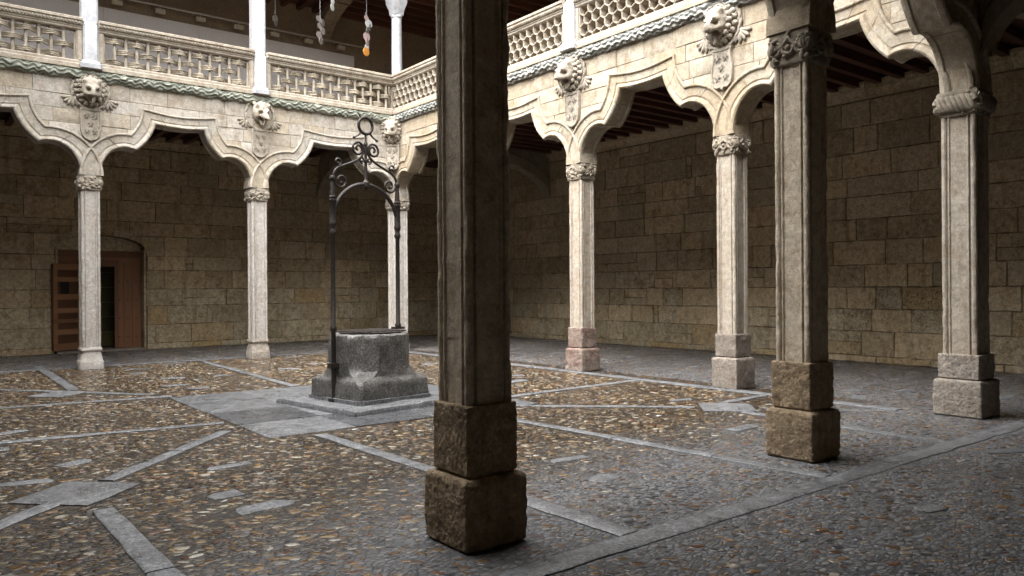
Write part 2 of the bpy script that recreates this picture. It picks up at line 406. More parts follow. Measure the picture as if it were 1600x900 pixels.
def courtness(x, y):
    if not (-11.3 < x < -.42 and y < .2): return 0.
    return max(0., min(1., (y + .4 * max(0, -6.5 - x) + 13.3 + noise.noise(Vector((x * .8, y * .8, 3))) * .8) / 1.2))
field(-11.4, -.3, -14.4, 0.3, .066, .93, PAL, .017, .056, lambda x, y: random.random() < courtness(x, y))
field(-15.8, 5.4, -18.5, 4.6, .076, .88, PALG, .016, .058, lambda x, y: random.random() > courtness(x, y) * 1.2 and (visible(x, y) or 99) < 40)
pebbles = [p for p in pebbles if -16 < p[0] < 5.4]
def peb(mb, cols, px, py, a, b, t, c):
    n = 7; h = rr(.0012, .0042); ca, sa = math.cos(t), math.sin(t); rg = []
    wob = [rr(.8, 1.12) for _ in range(n)]
    for k, (s_, z) in enumerate(((1, -.004), (.9, h * .75), (.68, h))):
        ring = []
        for j in range(n):
            q = 2 * PI * j / n; x = a * s_ * wob[j] * math.cos(q); y = b * s_ * wob[j] * math.sin(q)
            ring.append((px + x * ca - y * sa, py + x * sa + y * ca, z))
        rg.append(ring)
    o = len(mb.v); mb.loft(rg, True, False); mb.f.append(tuple(len(mb.v) - n + j for j in range(n)))
    cols += [c] * (len(mb.v) - o)
def setcol(me, cols):
    ca = me.color_attributes.new('Col', 'FLOAT_COLOR', 'POINT')
    ca.data.foreach_set('color', [x for c in cols for x in (*c, 1)])
scored = []
for i, p in enumerate(pebbles):
    z = visible(p[0], p[1]); scored.append((p[2] * p[3] / z ** 3 if z else 0, i))
top = set(i for _, i in sorted(scored, reverse=True)[:300])
mb = MB(); cols = []
for i, p in enumerate(pebbles):
    if i in top:
        q = MB(); qc = []; peb(q, qc, *p); me = q.mesh('pebble', 'pebble', 60); setcol(me, qc); obj('pebble', me, floor)
    else: peb(mb, cols, *p)
me = mb.mesh('pebble_field', 'pebble', 60); setcol(me, cols); obj('pebble_field', me, floor, kind='stuff')

# ------------------------------------------------------------------ ashlar
def block_poly(P, y0, y1, ch=.012, both=False):
    """stone block: outline P in (x, z), face at y0 with a worn chamfer, back at y1"""
    cx = sum(p[0] for p in P) / len(P); cz = sum(p[1] for p in P) / len(P)
    ex = max(p[0] for p in P) - min(p[0] for p in P); ez = max(p[1] for p in P) - min(p[1] for p in P)
    kx = max(.3, 1 - 2 * ch / max(ex, .03)); kz = max(.3, 1 - 2 * ch / max(ez, .03))
    Q = [(cx + (x - cx) * kx, cz + (z - cz) * kz) for x, z in P]
    f = rr(-.003, .003)
    rings = [[(x, y0 + f, z) for x, z in Q], [(x, y0 + ch * .9, z) for x, z in P]]
    rings += [[(x, y1 - ch * .9, z) for x, z in P], [(x, y1, z) for x, z in Q]] if both else [[(x, y1, z) for x, z in P]]
    return MB().loft(rings)
def ashlar(parent, u0, u1, zs, wmin, wmax, y0, y1, mat, zlow=None, name='stone_block', joint=.0065, both=False, ch=.012, step=.06, skip=None):
    for ci, (z0, z1) in enumerate(zip(zs, zs[1:])):
        u = u0 - rr(0, wmax * .6); first = True
        while u < u1:
            wdt = rr(wmin, wmax); a, b = max(u, u0) + joint, min(u + wdt, u1) - joint; u += wdt
            if u1 - u < wmin * .5: b = u1 - joint; u = u1
            if b - a < .08: continue
            za, zb = z0 + joint, z1 - joint
            if skip and skip(a, b, za, zb): continue
            mt = mat(ci, za) if callable(mat) else mat
            if zlow is None or max(zlow(a + (b - a) * i / 8) for i in range(9)) <= za:
                rects = [(a, b, za, zb)]; q = random.random()
                if not both and zb - za > .3 and b - a > .5:
                    if q < .06: zm = za + (zb - za) * rr(.4, .6); rects = [(a, b, za, zm - joint), (a, b, zm + joint, zb)]
                    elif q < .11: xm = a + rr(.12, .2); zm = za + (zb - za) * rr(.45, .6); rects = [(a, xm - joint, za, zm - joint), (a, xm - joint, zm + joint, zb), (xm + joint, b, za, zb)]
                for a_, b_, c_, d_ in rects:
                    am = .012 if not both else .005
                    ed = []
                    for (x0, y0_), (x1, y1_) in (((a_, c_), (b_, c_)), ((b_, c_), (b_, d_)), ((b_, d_), (a_, d_)), ((a_, d_), (a_, c_))):
                        k = max(2, int((abs(x1 - x0) + abs(y1_ - y0_)) / .14))
                        ed += [(x0 + (x1 - x0) * i / k + rr(-am, am) * .7, y0_ + (y1_ - y0_) * i / k + rr(-am, am) * .7) for i in range(k)]
                    block_poly(ed, y0 + rr(-.009, .009), y1, ch, both).build(name, mt, parent, 30)
            else:
                n = max(2, int((b - a) / step)); run = []
                for i in range(n + 2):
                    x = a + (b - a) * min(i, n) / n; zl = max(za, zlow(x))
                    if i <= n and zl < zb - .025: run.append((x, zl))
                    else:
                        if len(run) > 1 and (max(zb - z for _, z in run) > .05):
                            block_poly(run + [(run[-1][0], zb), (run[0][0], zb)], y0 + rr(-.004, .004), y1, .004, both).build(name, mt, parent, 30)
                        run = []

# outer walls of the galleries, in their own frames: local x along, local y into the wall
def courses(z0, z1, a, b):
    zs = [z0]
    while zs[-1] < z1 - a * 1.2: zs.append(zs[-1] + rr(a, b))
    zs.append(z1); return zs
DX0, DX1, DSP, DTOP = -7.2, -5.12, 2.70, 3.05
def door_low(x):
    if DX0 - .02 < x < DX1 + .02:
        t = (x - (DX0 + DX1) / 2) / ((DX1 - DX0) / 2); return DSP + (DTOP - DSP + .12) * math.sqrt(max(0, 1 - (t * .92) ** 2)) - .02
    return 0
wa = obj('wall_back', MB().mesh('wall_back', 'mortar'), None, (0, WA, 0), kind='structure')
mb = MB(); mb.prism([(WD, 0), (DX0, 0), (DX0, DSP)] + [((DX0 + DX1) / 2 + (DX1 - DX0) / 2 * -math.cos(PI * i / 12), DSP + (DTOP - DSP) * math.sin(PI * i / 12)) for i in range(1, 12)] + [(DX1, DSP), (DX1, 0), (WB + .4, 0), (WB + .4, 10.4), (WD, 10.4)], 0, .5)
wa.data = mb.mesh('wall_back', 'mortar', 30)
def wmat(ci, z): return 'wallpale' if random.random() < max(0, .85 - z * .42) else 'wall'
zsA = [0, .16] + [.16 + .478 * i + rr(-.075, .075) for i in range(1, 11)] + [5.42]
zsA = sorted(set([z for z in zsA if z <= 5.43]))
if zsA[-1] - zsA[-2] < .2: zsA.pop(-2)
ashlar(wa, -12, WB, zsA, .5, 1.6, -.03, .1, wmat, door_low, skip=lambda a, b, za, zb: False)
def cornice(parent, u0, u1, z, n_=1.7):
    u = u0
    while u < u1:
        b = min(u1, u + rr(1.2, 2.1)); prof = [(0.05, z), (-.06, z), (-.075, z + .05), (-.10, z + .11), (-.16, z + .17), (-.17, z + .24), (-.19, z + .26), (-.19, z + .33), (.05, z + .33)]
        MB().loft([[(u + .004, y, zz) for y, zz in prof], [(b - .004, y, zz) for y, zz in prof]]).build('cornice_stone', 'wall', parent, 30); u = b
cornice(wa, -12, WB - .2, 5.44)
for i in range(7):                                 # arched head of the doorway
    a0, a1 = PI * i / 7 + .012, PI * (i + 1) / 7 - .012; P = []
    for a in [a0 + (a1 - a0) * k / 4 for k in range(5)]: P.append(((DX0 + DX1) / 2 - math.cos(a) * (DX1 - DX0) / 2, DSP + math.sin(a) * (DTOP - DSP)))
    for a in [a1 - (a1 - a0) * k / 4 for k in range(5)]: P.append(((DX0 + DX1) / 2 - math.cos(a) * ((DX1 - DX0) / 2 + .16), DSP + .03 + math.sin(a) * (DTOP - DSP + .12)))
    block_poly(P[::-1], -.055, .49, .008).build('arch_stone', 'wallpale', wa, 30)
for sx, xx in ((0, DX0), (1, DX1)):                # reveal of the doorway in long and short stones
    z = 0
    while z < DSP - .05:
        h = min(rr(.4, .62), DSP - z); MB().box(*((xx - .02, xx + .025) if not sx else (xx - .025, xx + .02)), -.02, .48, z + .005, z + h - .005).build('jamb_stone', 'wall', wa, 30); z += h
MB().box(DX0, DX1, -.12, .9, -.01, .05).build('threshold', 'greybase', wa, 30)
# passage behind the doorway
MB().box(DX0 - .6, DX1 + .6, 2.0, 2.2, 0, 3.3).box(DX0 - .6, DX0 - .4, .5, 2.0, 0, 3.3).box(DX1 + .4, DX1 + .6, .5, 2.0, 0, 3.3).box(DX0 - .6, DX1 + .6, .5, 2.2, 3.3, 3.4).build('passage_wall', 'plaster', None, 30, (0, WA, 0), kind='structure')

wb = obj('wall_right', MB().box(-WA, -WN, 0, .4, 0, 10.4).mesh('wall_right', 'mortar', 30), None, (WB, 0, 0), -PI / 2, kind='structure')
zsB = [0, .14] + [.14 + .472 * i + rr(-.075, .075) for i in range(1, 11)] + [5.44]
if zsB[-1] - zsB[-2] < .2: zsB.pop(-2)
ashlar(wb, -4.6, 15.0, zsB, .48, 1.6, -.03, .1, wmat)
cornice(wb, -4.5, 14.6, 5.46)
MB().box(WD - .4, WB + .4, WN - .4, WN, 0, 10.4).build('wall_near', 'wall', None, 30, kind='structure')
MB().box(WD - .4, WD, WN, WA + .5, 0, 10.4).build('wall_left', 'bouncewall', None, 30, kind='structure')  # unseen wall, whitened to throw light on the near pillars and floor

# ------------------------------------------------------------------ ceilings
def ceiling(name, x0, x1, y0, y1, z, along, mat, spacing=.46, th=.2, bw=.13, bh=.17):
    c = MB().box(x0, x1, y0, y1, z, z + th).build(name, mat, None, 30, kind='structure')
    a, b = (y0, y1) if along == 'x' else (x0, x1); t = a + .2; proto = None
    while t < b:
        q = MB()
        if along == 'x': q.box(x0, x1, t, t + bw, z - bh, z + .01)
        else: q.box(t, t + bw, y0, y1, z - bh, z + .01)
        q.rough(.008, 2).build('beam', mat, c, 30); t += spacing
    return c
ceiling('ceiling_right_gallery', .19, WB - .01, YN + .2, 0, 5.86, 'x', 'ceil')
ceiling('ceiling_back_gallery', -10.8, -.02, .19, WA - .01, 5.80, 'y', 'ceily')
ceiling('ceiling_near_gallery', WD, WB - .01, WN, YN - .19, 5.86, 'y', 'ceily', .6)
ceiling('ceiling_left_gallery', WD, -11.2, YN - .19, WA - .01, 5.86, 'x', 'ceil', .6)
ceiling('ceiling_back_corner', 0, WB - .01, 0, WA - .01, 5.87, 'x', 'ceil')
ceiling('roof_right_gallery', -.1, WB - .01, YN, WA - .02, 10.28, 'x', 'ceil', .5)
ceiling('roof_back_gallery', -11, -.12, -.1, WA - .02, 10.30, 'y', 'ceily', .5)
ceiling('roof_near_gallery', WD, WB - .01, WN, YN - .1, 10.3, 'y', 'ceily', 1.)
ceiling('roof_left_gallery', WD, -11.1, YN - .05, WA - .02, 10.3, 'x', 'ceil', 1.)

# transverse arches that close the corner bays of the galleries
def transverse(name, label, loc, rz, span, z0, zc, ztop, th=.3):
    t = thing(name, label, 'arch', loc, rz)
    n = 9
    for i in range(n):
        a0, a1 = i / n + .002, (i + 1) / n - .002; P = []
        f = lambda s, o: (s * span, z0 + o + (zc - z0) * math.sqrt(max(0, 1 - (2 * s - 1) ** 2)))
        for k in range(5): P.append(f(a0 + (a1 - a0) * k / 4, 0))
        for k in range(5):
            q = f(a1 - (a1 - a0) * k / 4, .34); P.append(q)
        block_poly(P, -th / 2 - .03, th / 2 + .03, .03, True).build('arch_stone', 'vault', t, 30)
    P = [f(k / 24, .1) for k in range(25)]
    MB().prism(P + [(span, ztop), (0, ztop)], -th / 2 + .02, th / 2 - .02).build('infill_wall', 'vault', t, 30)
    return t
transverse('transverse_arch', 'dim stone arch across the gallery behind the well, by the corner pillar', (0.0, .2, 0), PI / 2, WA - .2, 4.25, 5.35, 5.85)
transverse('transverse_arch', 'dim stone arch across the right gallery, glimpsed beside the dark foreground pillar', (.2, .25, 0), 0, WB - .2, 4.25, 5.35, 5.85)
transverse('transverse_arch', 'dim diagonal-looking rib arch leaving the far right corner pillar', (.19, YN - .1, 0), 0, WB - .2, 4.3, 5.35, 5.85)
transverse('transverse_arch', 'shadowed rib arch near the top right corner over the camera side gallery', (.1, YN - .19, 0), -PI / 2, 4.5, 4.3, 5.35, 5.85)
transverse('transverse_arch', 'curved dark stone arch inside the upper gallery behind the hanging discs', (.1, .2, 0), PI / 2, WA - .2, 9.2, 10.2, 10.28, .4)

# ------------------------------------------------------------------ pillars
def shaft_section(h):
    r = h * .17; P = []
    for q in range(4):
        ca, sa = math.cos(q * PI / 2), math.sin(q * PI / 2)
        loc = []
        c = h - r
        loc += [(h - .022, -(h - 2.6 * r)), (h - .004, -(h - 2.5 * r))][:0]
        # the face x = h from y = -h to y = h : panel, fillet, groove, corner roll
        loc += [(h - .020, -h * .46), (h - .020, 0), (h - .020, h * .46), (h - .006, h * .52), (h - .006, h * .58), (h - .028, h * .62), (h - .028, h * .66)]
        for k in range(7):
            a = -PI / 4 * 1.1 + (PI / 2 + PI / 4 * 2.2) * k / 6
            loc.append((c + r * math.cos(a), c + r * math.sin(a)))
        loc += [(h * .66, h - .028), (h * .62, h - .028), (h * .58, h - .006), (h * .52, h - .006)]
        P += [(x * ca - y * sa, x * sa + y * ca) for x, y in loc]
    return P
def shaft_mesh(h, z0, z1, mat, seed, chips=.02, n=46):
    sec = shaft_section(h); rings = []
    for i in range(n + 1):
        z = z0 + (z1 - z0) * i / n; ring = []
        for x, y in sec:
            p = Vector((x * 2.2, y * 2.2, z * 3.0)) + Vector((seed * 7.7, 0, 0))
            e = noise.noise(p * 3) * .003 + noise.noise(p * 9) * .0022 + (noise.noise(Vector((x * 45, y * 45, z * 45 + seed))) * .0028 if n > 100 else 0)
            cr = max(0, abs(x) + abs(y) - 1.55 * h) / (h * .4)
            e -= min(1, cr) * max(0, noise.noise(Vector((x * 9, y * 9, z * 5.5 + seed * 3))) - .12) * chips
            l = math.hypot(x, y); k = (l + e) / l; ring.append((x * k, y * k, z))
        rings.append(ring)
    return MB().loft(rings).mesh('shaft', mat, 28)
def cushion(hx, z0, z1, top_ch, mat, seed, bulge=.0, name='plinth', N=20, nz=14, ra=1.):
    """rough hewn block with worn rounded edges"""
    rings = []
    prof = [(1 - .03 / hx, z0 - .01), (1, z0 + .02)] + [(1 + bulge * math.sin(PI * k / nz), z0 + .02 + (z1 - top_ch - z0 - .02) * k / nz) for k in range(1, nz + 1)] + [(1 - top_ch * .25 / hx, z1 - top_ch * .45), (1 - top_ch * .7 / hx, z1 - top_ch * .08), (1 - top_ch * 1.2 / hx, z1)]
    for s_, z in prof:
        ring = []
        for q in range(4):
            for k in range(N):
                t = -1 + 2 * k / N; x, y = (1, t)
                m_ = max(0, abs(t) - .9) / .1; x -= .035 * m_ ** 2
                ca, sa = math.cos(q * PI / 2), math.sin(q * PI / 2)
                X, Y = (x * ca - y * sa) * hx * s_, (x * sa + y * ca) * hx * s_
                p = Vector((X, Y, z)); e = (noise.noise(p * 9 + Vector((seed * 5, 0, 0))) * .008 + noise.noise(p * 28 + Vector((seed, 3, 0))) * .005 + noise.noise(p * 70 + Vector((seed, 3, 0))) * .0045) * ra
                ring.append((X * (1 + e / hx), Y * (1 + e / hx), z + e * .4))
        rings.append(ring)
    return MB().loft(rings).mesh(name, mat, 40)
def capital_mesh(h, kind, mat, seed):
    rnd = random.Random(seed); mb = MB(); z0, z1 = ZC0, ZC1
    prof = [(h * .98, z0 - .005), (h * 1.06, z0 + .012), (h * 1.03, z0 + .05), (h * 1.07, z0 + .2), (h * 1.16, z0 + .27), (h * 1.1, z1 + .004)]
    mb.loft([[(a * x, a * y, z) for x, y in ((-1, -1), (0, -1.02), (1, -1), (1.02, 0), (1, 1), (0, 1.02), (-1, 1), (-1.02, 0))] for a, z in prof])
    for q in range(4):
        rot = Matrix.Rotation(q * PI / 2, 4, 'Z'); i0 = len(mb.v)
        f = -h * 1.06
        if kind == 0:                              # scrolls hung between flowers
            for k in (-1, 0, 1):
                x = k * h * .78; mb.torus((x, f - .012, z0 + .15 + .01 * rnd.random()), .062, .021, 12, 6); mb.ball((x, f - .02, z0 + .15), (.028, .03, .03), 7, 5)
            for k in (-.4, .4):
                mb.ball((k * h * 2 * .98, f - .02, z0 + .23), (.04, .03, .028), 7, 5); mb.ball((k * h * 2, f - .012, z0 + .06), (.028, .026, .045), 7, 5)
            P = [(-h * 1.1 + h * 2.2 * t / 16, f - .018, z0 + .24 - .07 * abs(math.sin(PI * t / 8))) for t in range(17)]
            mb.tube(P, .018, 6)
        elif kind == 1:                            # twisted branch with a rose on the corner
            for s_ in (0, 1, 2):
                P = [(-h * 1.12 + h * 2.24 * t / 26, f - .02 - .022 * math.sin(t * .62 + s_ * 2.1), z0 + .145 + .075 * math.cos(t * .62 + s_ * 2.1)) for t in range(27)]
                mb.tube(P, .034, 7)
        else:                                      # crowded foliage
            for k in range(20):
                x = rnd.uniform(-1.1, 1.1) * h; z = z0 + rnd.uniform(.05, .27)
                mb.ball((x, f - .008, z), (rnd.uniform(.025, .055), rnd.uniform(.02, .035), rnd.uniform(.018, .045)), 7, 5, Matrix.Rotation(rnd.uniform(-1, 1), 3, 'Y'))
            for k in (-.7, .1, .8): mb.torus((k * h, f - .014, z0 + .16 + rnd.uniform(-.03, .03)), .045, .016, 11, 5)
        # leaf or rose on the corner
        cm = Matrix.Rotation(-PI / 4, 4, 'Z'); j0 = len(mb.v); d = h * 1.44
        for rr_, zz in ((.062, .0), (.042, -.012), (.02, -.02)): mb.torus((0, -d + zz - .01, z0 + .17), rr_, .014, 13, 6)
        mb.ball((0, -d + .02, z0 + .17), (.07, .03, .085), 9, 6)
        mb.xf(cm, j0)
        mb.xf(rot, i0)
    for k in range(46):
        a = rnd.uniform(0, 2 * PI); x, y = math.cos(a), math.sin(a); s_ = h * 1.1 / max(abs(x), abs(y))
        mb.ball((x * s_, y * s_, z0 + rnd.uniform(.02, .29)), (rnd.uniform(.015, .035),) * 2 + (rnd.uniform(.012, .03),), 6, 4)
    return mb.rough(.006, 14, seed).mesh('capital', mat, 60)
def pillar(x, y, label, h, style, seed, smat, bmat, ckind, zb=.86, zp=.45, bw=.235):
    t = thing('stone_pillar', label, 'pillar', (x, y, 0), 0, 'pillars of the courtyard arcades')
    if style == 'block':
        nr = dict(N=64, nz=50, ra=.8) if seed < 4 else {}
        obj('plinth', cushion(bw, 0, zp, .035, bmat, seed, .012, **nr), t)
        obj('base_block', cushion(bw - .04, zp, zb, .012, bmat, seed + 9, 0, 'base_block', **nr), t)
        z0 = zb
    else:
        P = [(.225, -.01), (.225, .14), (.215, .165), (.205, .18), (.20, .25), (.185, .30), (.178, .345), (.18, .36), (.197, .375), (.2, .40), (.19, .42), (.18, .44)]
        rings = [[(a * sx * (1 - .06 * k2), a * sy * (1 - .06 * k2), z) for sx, sy, k2 in ((-1, -1, 1), (-.8, -1, 0), (0, -1, 0), (.8, -1, 0), (1, -1, 1), (1, -.8, 0), (1, 0, 0), (1, .8, 0), (1, 1, 1), (.8, 1, 0), (0, 1, 0), (-.8, 1, 0), (-1, 1, 1), (-1, .8, 0), (-1, 0, 0), (-1, -.8, 0))] for a, z in P]
        MB().loft(rings).rough(.008, 9, seed).build('moulded_base', bmat, t, 45); z0 = .44
    obj('shaft', shaft_mesh(h, z0 - .004, ZC0 + .01, smat, seed, .035 if seed < 3 else .03 if style == 'block' else .015, 190 if seed < 3 else 46), t)
    obj('capital', capital_mesh(h, ckind, 'capital' if smat != 'shaftpale' else 'carved', seed), t)
    return t
H = .176
pillar(NX[2], YN, 'big dark pillar in the foreground on a rough brown granite base', H, 'block', 1, 'shaftnear', 'brown', 2, .88, .44)
pillar(NX[1], YN, 'shaded pillar on a tall brown granite base, scroll and flower capital', H, 'block', 2, 'shaftnear', 'brown', 0, .895, .456, .24)
pillar(0, YN, 'corner pillar at the far right, capital carved as twisted branches with a rose', .2, 'block', 3, 'shaft', 'palebase', 1, .755, .45, .275)
pillar(0, BY[3], 'pale pillar on a speckled grey-pink base, partly behind the brown-based pillar', H, 'block', 4, 'shaft', 'greybase', 0, .855, .49, .235)
redbase = stone('red_stained_granite', (.33, .285, .235), (.27, .19, .155), (.15, .07, .06), .9, sc=1.2, objvar=.05, grain=.7); M['redbase'] = redbase
pillar(0, BY[2], 'pale pillar with red-stained base blocks just right of the dark foreground pillar', H, 'block', 5, 'shaft', 'redbase', 2, .83, .44, .235)
pillar(0, BY[1], 'pale pillar of the right arcade hidden behind the dark foreground pillar', H, 'block', 6, 'shaft', 'greybase', 2)
pillar(0, 0, 'pale corner pillar standing right behind the iron well frame', .2, 'moulded', 7, 'shaftpale', 'shaftpale', 2)
pillar(AX[2], 0, 'whitish pillar with a worn grey moulded foot, left of the well', H, 'moulded', 8, 'shaftpale', 'palebase', 2)
pillar(AX[1], 0, 'whitish pillar in front of the wooden door, leftmost in view', H, 'moulded', 9, 'shaftpale', 'shaftpale', 2)

# ------------------------------------------------------------------ arcades
def arch_lines(a):
    k = a / 1.55; I = []; E = []
    n1, n2, n3 = 12, 8, 6
    for i in range(n1 + 1):
        t = R(112) * i / n1; I.append((1.06 + .49 * math.cos(t), 3.95 + .635 * math.sin(t)))
        t = R(95) * i / n1; E.append((1.06 + .86 * math.cos(t), 3.95 + .93 * math.sin(t)))
    def arc(P, Q, bul, n):
        dx, dz = Q[0] - P[0], Q[1] - P[1]; L = math.hypot(dx, dz); nx, nz = -dz / L, dx / L
        return [(P[0] + dx * i / n + nx * bul * 4 * (i / n) * (1 - i / n), P[1] + dz * i / n + nz * bul * 4 * (i / n) * (1 - i / n)) for i in range(1, n + 1)]
    I += arc(I[-1], (.49, 5.13), -.055 * -1, n2); E += arc(E[-1], (.755, 5.45), .055, n2)
    I += [(.49 * (1 - i / n3), 5.13 - .028 * math.sin(PI / 2 * i / n3)) for i in range(1, n3 + 1)]
    E += [(.755 * (1 - i / n3), 5.45 - .08 * math.sin(PI / 2 * i / n3)) for i in range(1, n3 + 1)]
    L = lambda P: [(-x * k, z) for x, z in P] + [(x * k, z) for x, z in P[-2::-1]]
    return L(I), L(E)
SEC = [(1.02, -.12), (1.02, -.222), (.96, -.236), (.90, -.232), (.87, -.214), (.845, -.2), (.40, -.202), (.37, -.19), (.30, -.19), (.275, -.205), (.2, -.222), (.1, -.226), (.03, -.21), (0, -.185),
       (0, -.14), (.055, -.125)]
SEC = SEC + [(s_, -y) for s_, y in SEC[::-1]]
def interp(P, t):
    i = min(int(t), len(P) - 2); f = t - i; return (P[i][0] + (P[i + 1][0] - P[i][0]) * f, P[i][1] + (P[i + 1][1] - P[i][1]) * f)
def arcade(name, label, loc, rz, us, u0, u1, detail=True, mats='arcade'):
    t = thing(name, label, 'arcade', loc, rz)
    arches = []
    for ai, (a, b) in enumerate(zip(us, us[1:])):
        c = (a + b) / 2; half = (b - a) / 2 - .178; I, E = arch_lines(half); arches.append((c, (b - a) / 2, I, E))
        N = len(I) - 1; cuts = [0, 8, 17, 22.5, N - 22.5, N - 17, N - 8, N]
        for p0, p1 in zip(cuts, cuts[1:]):
            ts = sorted(set([p0 + .05] + [k for k in range(int(p0) + 1, int(math.ceil(p1)))] + [p1 - .05])); rings = []
            ys = 1 + .012 * (ai % 2)
            for q in ts:
                i_, e_ = interp(I, q), interp(E, q)
                ring = []
                for s_, y in SEC:
                    x, z = i_[0] + (e_[0] - i_[0]) * s_, i_[1] + (e_[1] - i_[1]) * s_
                    e = noise.noise(Vector((x * 5 + c * 3, y * 9, z * 5))) * .004
                    ring.append((c + x, y * ys + e, z + e))
                rings.append(ring)
            MB().loft(rings).build('voussoir', mats, t, 32)
    tab = []
    for c, hp, I, E in arches:
        mid = [((p[0] + q[0]) / 2, (p[1] + q[1]) / 2) for p, q in zip(I, E)]
        tab.append((c, hp, sorted(mid)))
    def zl(u):
        for c, hp, mid in tab:
            d = u - c
            if abs(d) <= hp + 1e-6:
                if d <= mid[0][0] or d >= mid[-1][0]: return 4.02
                for p, q in zip(mid, mid[1:]):
                    if p[0] <= d <= q[0]: return p[1] + (q[1] - p[1]) * (d - p[0]) / max(1e-6, q[0] - p[0])
        return 4.02
    n = int((u1 - u0) / .04); low = [(u0 + (u1 - u0) * i / n, zl(u0 + (u1 - u0) * i / n) + .01) for i in range(n + 1)]
    # the joint bed behind the blocks, bay by bay
    core = MB()
    for p, q in zip(low, low[1:]):
        core.add([(p[0], -.176, p[1]), (q[0], -.176, q[1]), (q[0], -.176, 6.0), (p[0], -.176, 6.0), (p[0], .176, p[1]), (q[0], .176, q[1]), (q[0], .176, 6.0), (p[0], .176, 6.0)],
                 [(0, 1, 2, 3), (7, 6, 5, 4), (0, 4, 5, 1), (3, 2, 6, 7)])
    core.build('joint_bed', 'mortarpale', t, None)
    zs = [4.02, 4.36, 4.68, 4.98, 5.27, 5.55, 5.93]
    ashlar(t, u0, u1, zs, .38, .95, -.187, .187, mats, zl, joint=.004, both=True, ch=.006)
    return t
arcA = arcade('back_arcade', 'pale back arcade of lobed arches with lion heads, above the door and well', (0, 0, 0), 0, AX, AX[0] - .1, -.19, True, 'arcadepale')
arcB = arcade('right_arcade', 'right arcade of lobed arches under the honeycomb balustrade', (0, 0, 0), -PI / 2, [-y for y in BY], -.185, -YN + .18)
arcN = arcade('near_arcade', 'shaded near arcade whose arch springs from the far right corner pillar', (0, YN, 0), PI, [-x for x in NX], .2, 11.1)
# unseen fourth side, kept plain
mb = MB().box(-11.2, -10.85, YN, .2, 5.2, 6.1)
for y in BY: mb.box(-11.2, -10.8, y - .2, y + .2, 0, 5.2)
mb.build('arcade_left', 'arcade', None, 30, kind='structure')

# rope moulding, balustrades, lions
def rope(parent, u0, u1, mat, style, y=-.215, z=6.0, rad=.108):
    seg = (u1 - u0) / round((u1 - u0) / .62); k = u0
    while k < u1 - .05:
        e = k + seg; rings = []; n = 36; mring = 40
        for i in range(n + 1):
            u = k + seg * i / n; ring = []
            for j in range(mring):
                th = 2 * PI * j / mring
                if style == 'wave': d = .017 * math.sin(th * 9 + 1.5 * math.sin(u * 34)) - (.012 if (i in (0, n)) else 0) + (.012 if i in (2, 3, n - 2, n - 3) else 0)
                else: d = .016 * math.sin(th * 8 + 2.2 * math.sin(u * 29 + 1.3 * math.sin(u * 7))) + .012 * math.sin(u * 13 + th * 2.)
                d += noise.noise(Vector((u * 9, th * 2, 1))) * .022 + noise.noise(Vector((u * 2.3, th, 8))) * .02
                r = rad + d; ring.append((u, y - r * math.cos(th) * .85, z + r * math.sin(th)))
            rings.append(ring)
        MB().loft(rings).build('garland_moulding', mat, parent, 50); k = e
    # flat fillet over it
    MB().box(u0, u1, -.31, .19, z + .085, ZUP + .012).build('ledge', 'arcade', parent, 30)
rope(arcA, AX[0], -.33, 'rope_green', 'leaf')
rope(arcB, .33, -YN - .2, 'rope', 'wave')

def face_mesh(kind, seed):
    n, m_ = 40, 30; vs = []; fs = []
    G = [((0, -1, -.25), .42, .075), ((0, -1, -.08), .17, .05), ((0, -1, .12), .12, .03), ((.36, -.9, .28), .16, .055), ((-.36, -.9, .28), .16, .055), ((.36, -.95, .02), .15, -.048), ((-.36, -.95, .02), .15, -.048),
         ((.2, -1, -.3), .15, .03), ((-.2, -1, -.3), .15, .03), ((0, -1, -.66), .22, -.15), ((.22, -.95, -.6), .14, -.06), ((-.22, -.95, -.6), .14, -.06), ((0, -.75, -1.1), .22, .085), ((.75, -.45, .8), .18, .05), ((-.75, -.45, .8), .18, .05), ((.7, -.8, -.3), .25, .02), ((-.7, -.8, -.3), .25, .02)]
    if kind == 1: G[0] = ((0, -1, -.16), .26, .17); G[9] = ((0, -1, -.62), .26, -.16)
    if kind == 2: G += [((.1, -1, -.1), .1, .03), ((0, -.9, .5), .3, .03)]
    G = [(Vector(d).normalized(), w_, a) for d, w_, a in G]
    for i in range(m_ + 1):
        th = PI * i / m_
        for j in range(n):
            ph = 2 * PI * j / n; d = Vector((math.sin(th) * math.cos(ph), math.sin(th) * math.sin(ph), math.cos(th)))
            r = 1.
            e = sum(a * math.exp(-((d - g).length / w_) ** 2) for g, w_, a in G)
            e += noise.noise(d * 5 + Vector((seed * 3, 0, 0))) * .008
            vs.append((d.x * (.155 + e), d.y * (.15 + e * 1.5), d.z * (.19 + e)))
    fs = [(i * n + j, (i + 1) * n + j, (i + 1) * n + (j + 1) % n, i * n + (j + 1) % n) for i in range(m_) for j in range(n)]
    return MB().add(vs, fs)
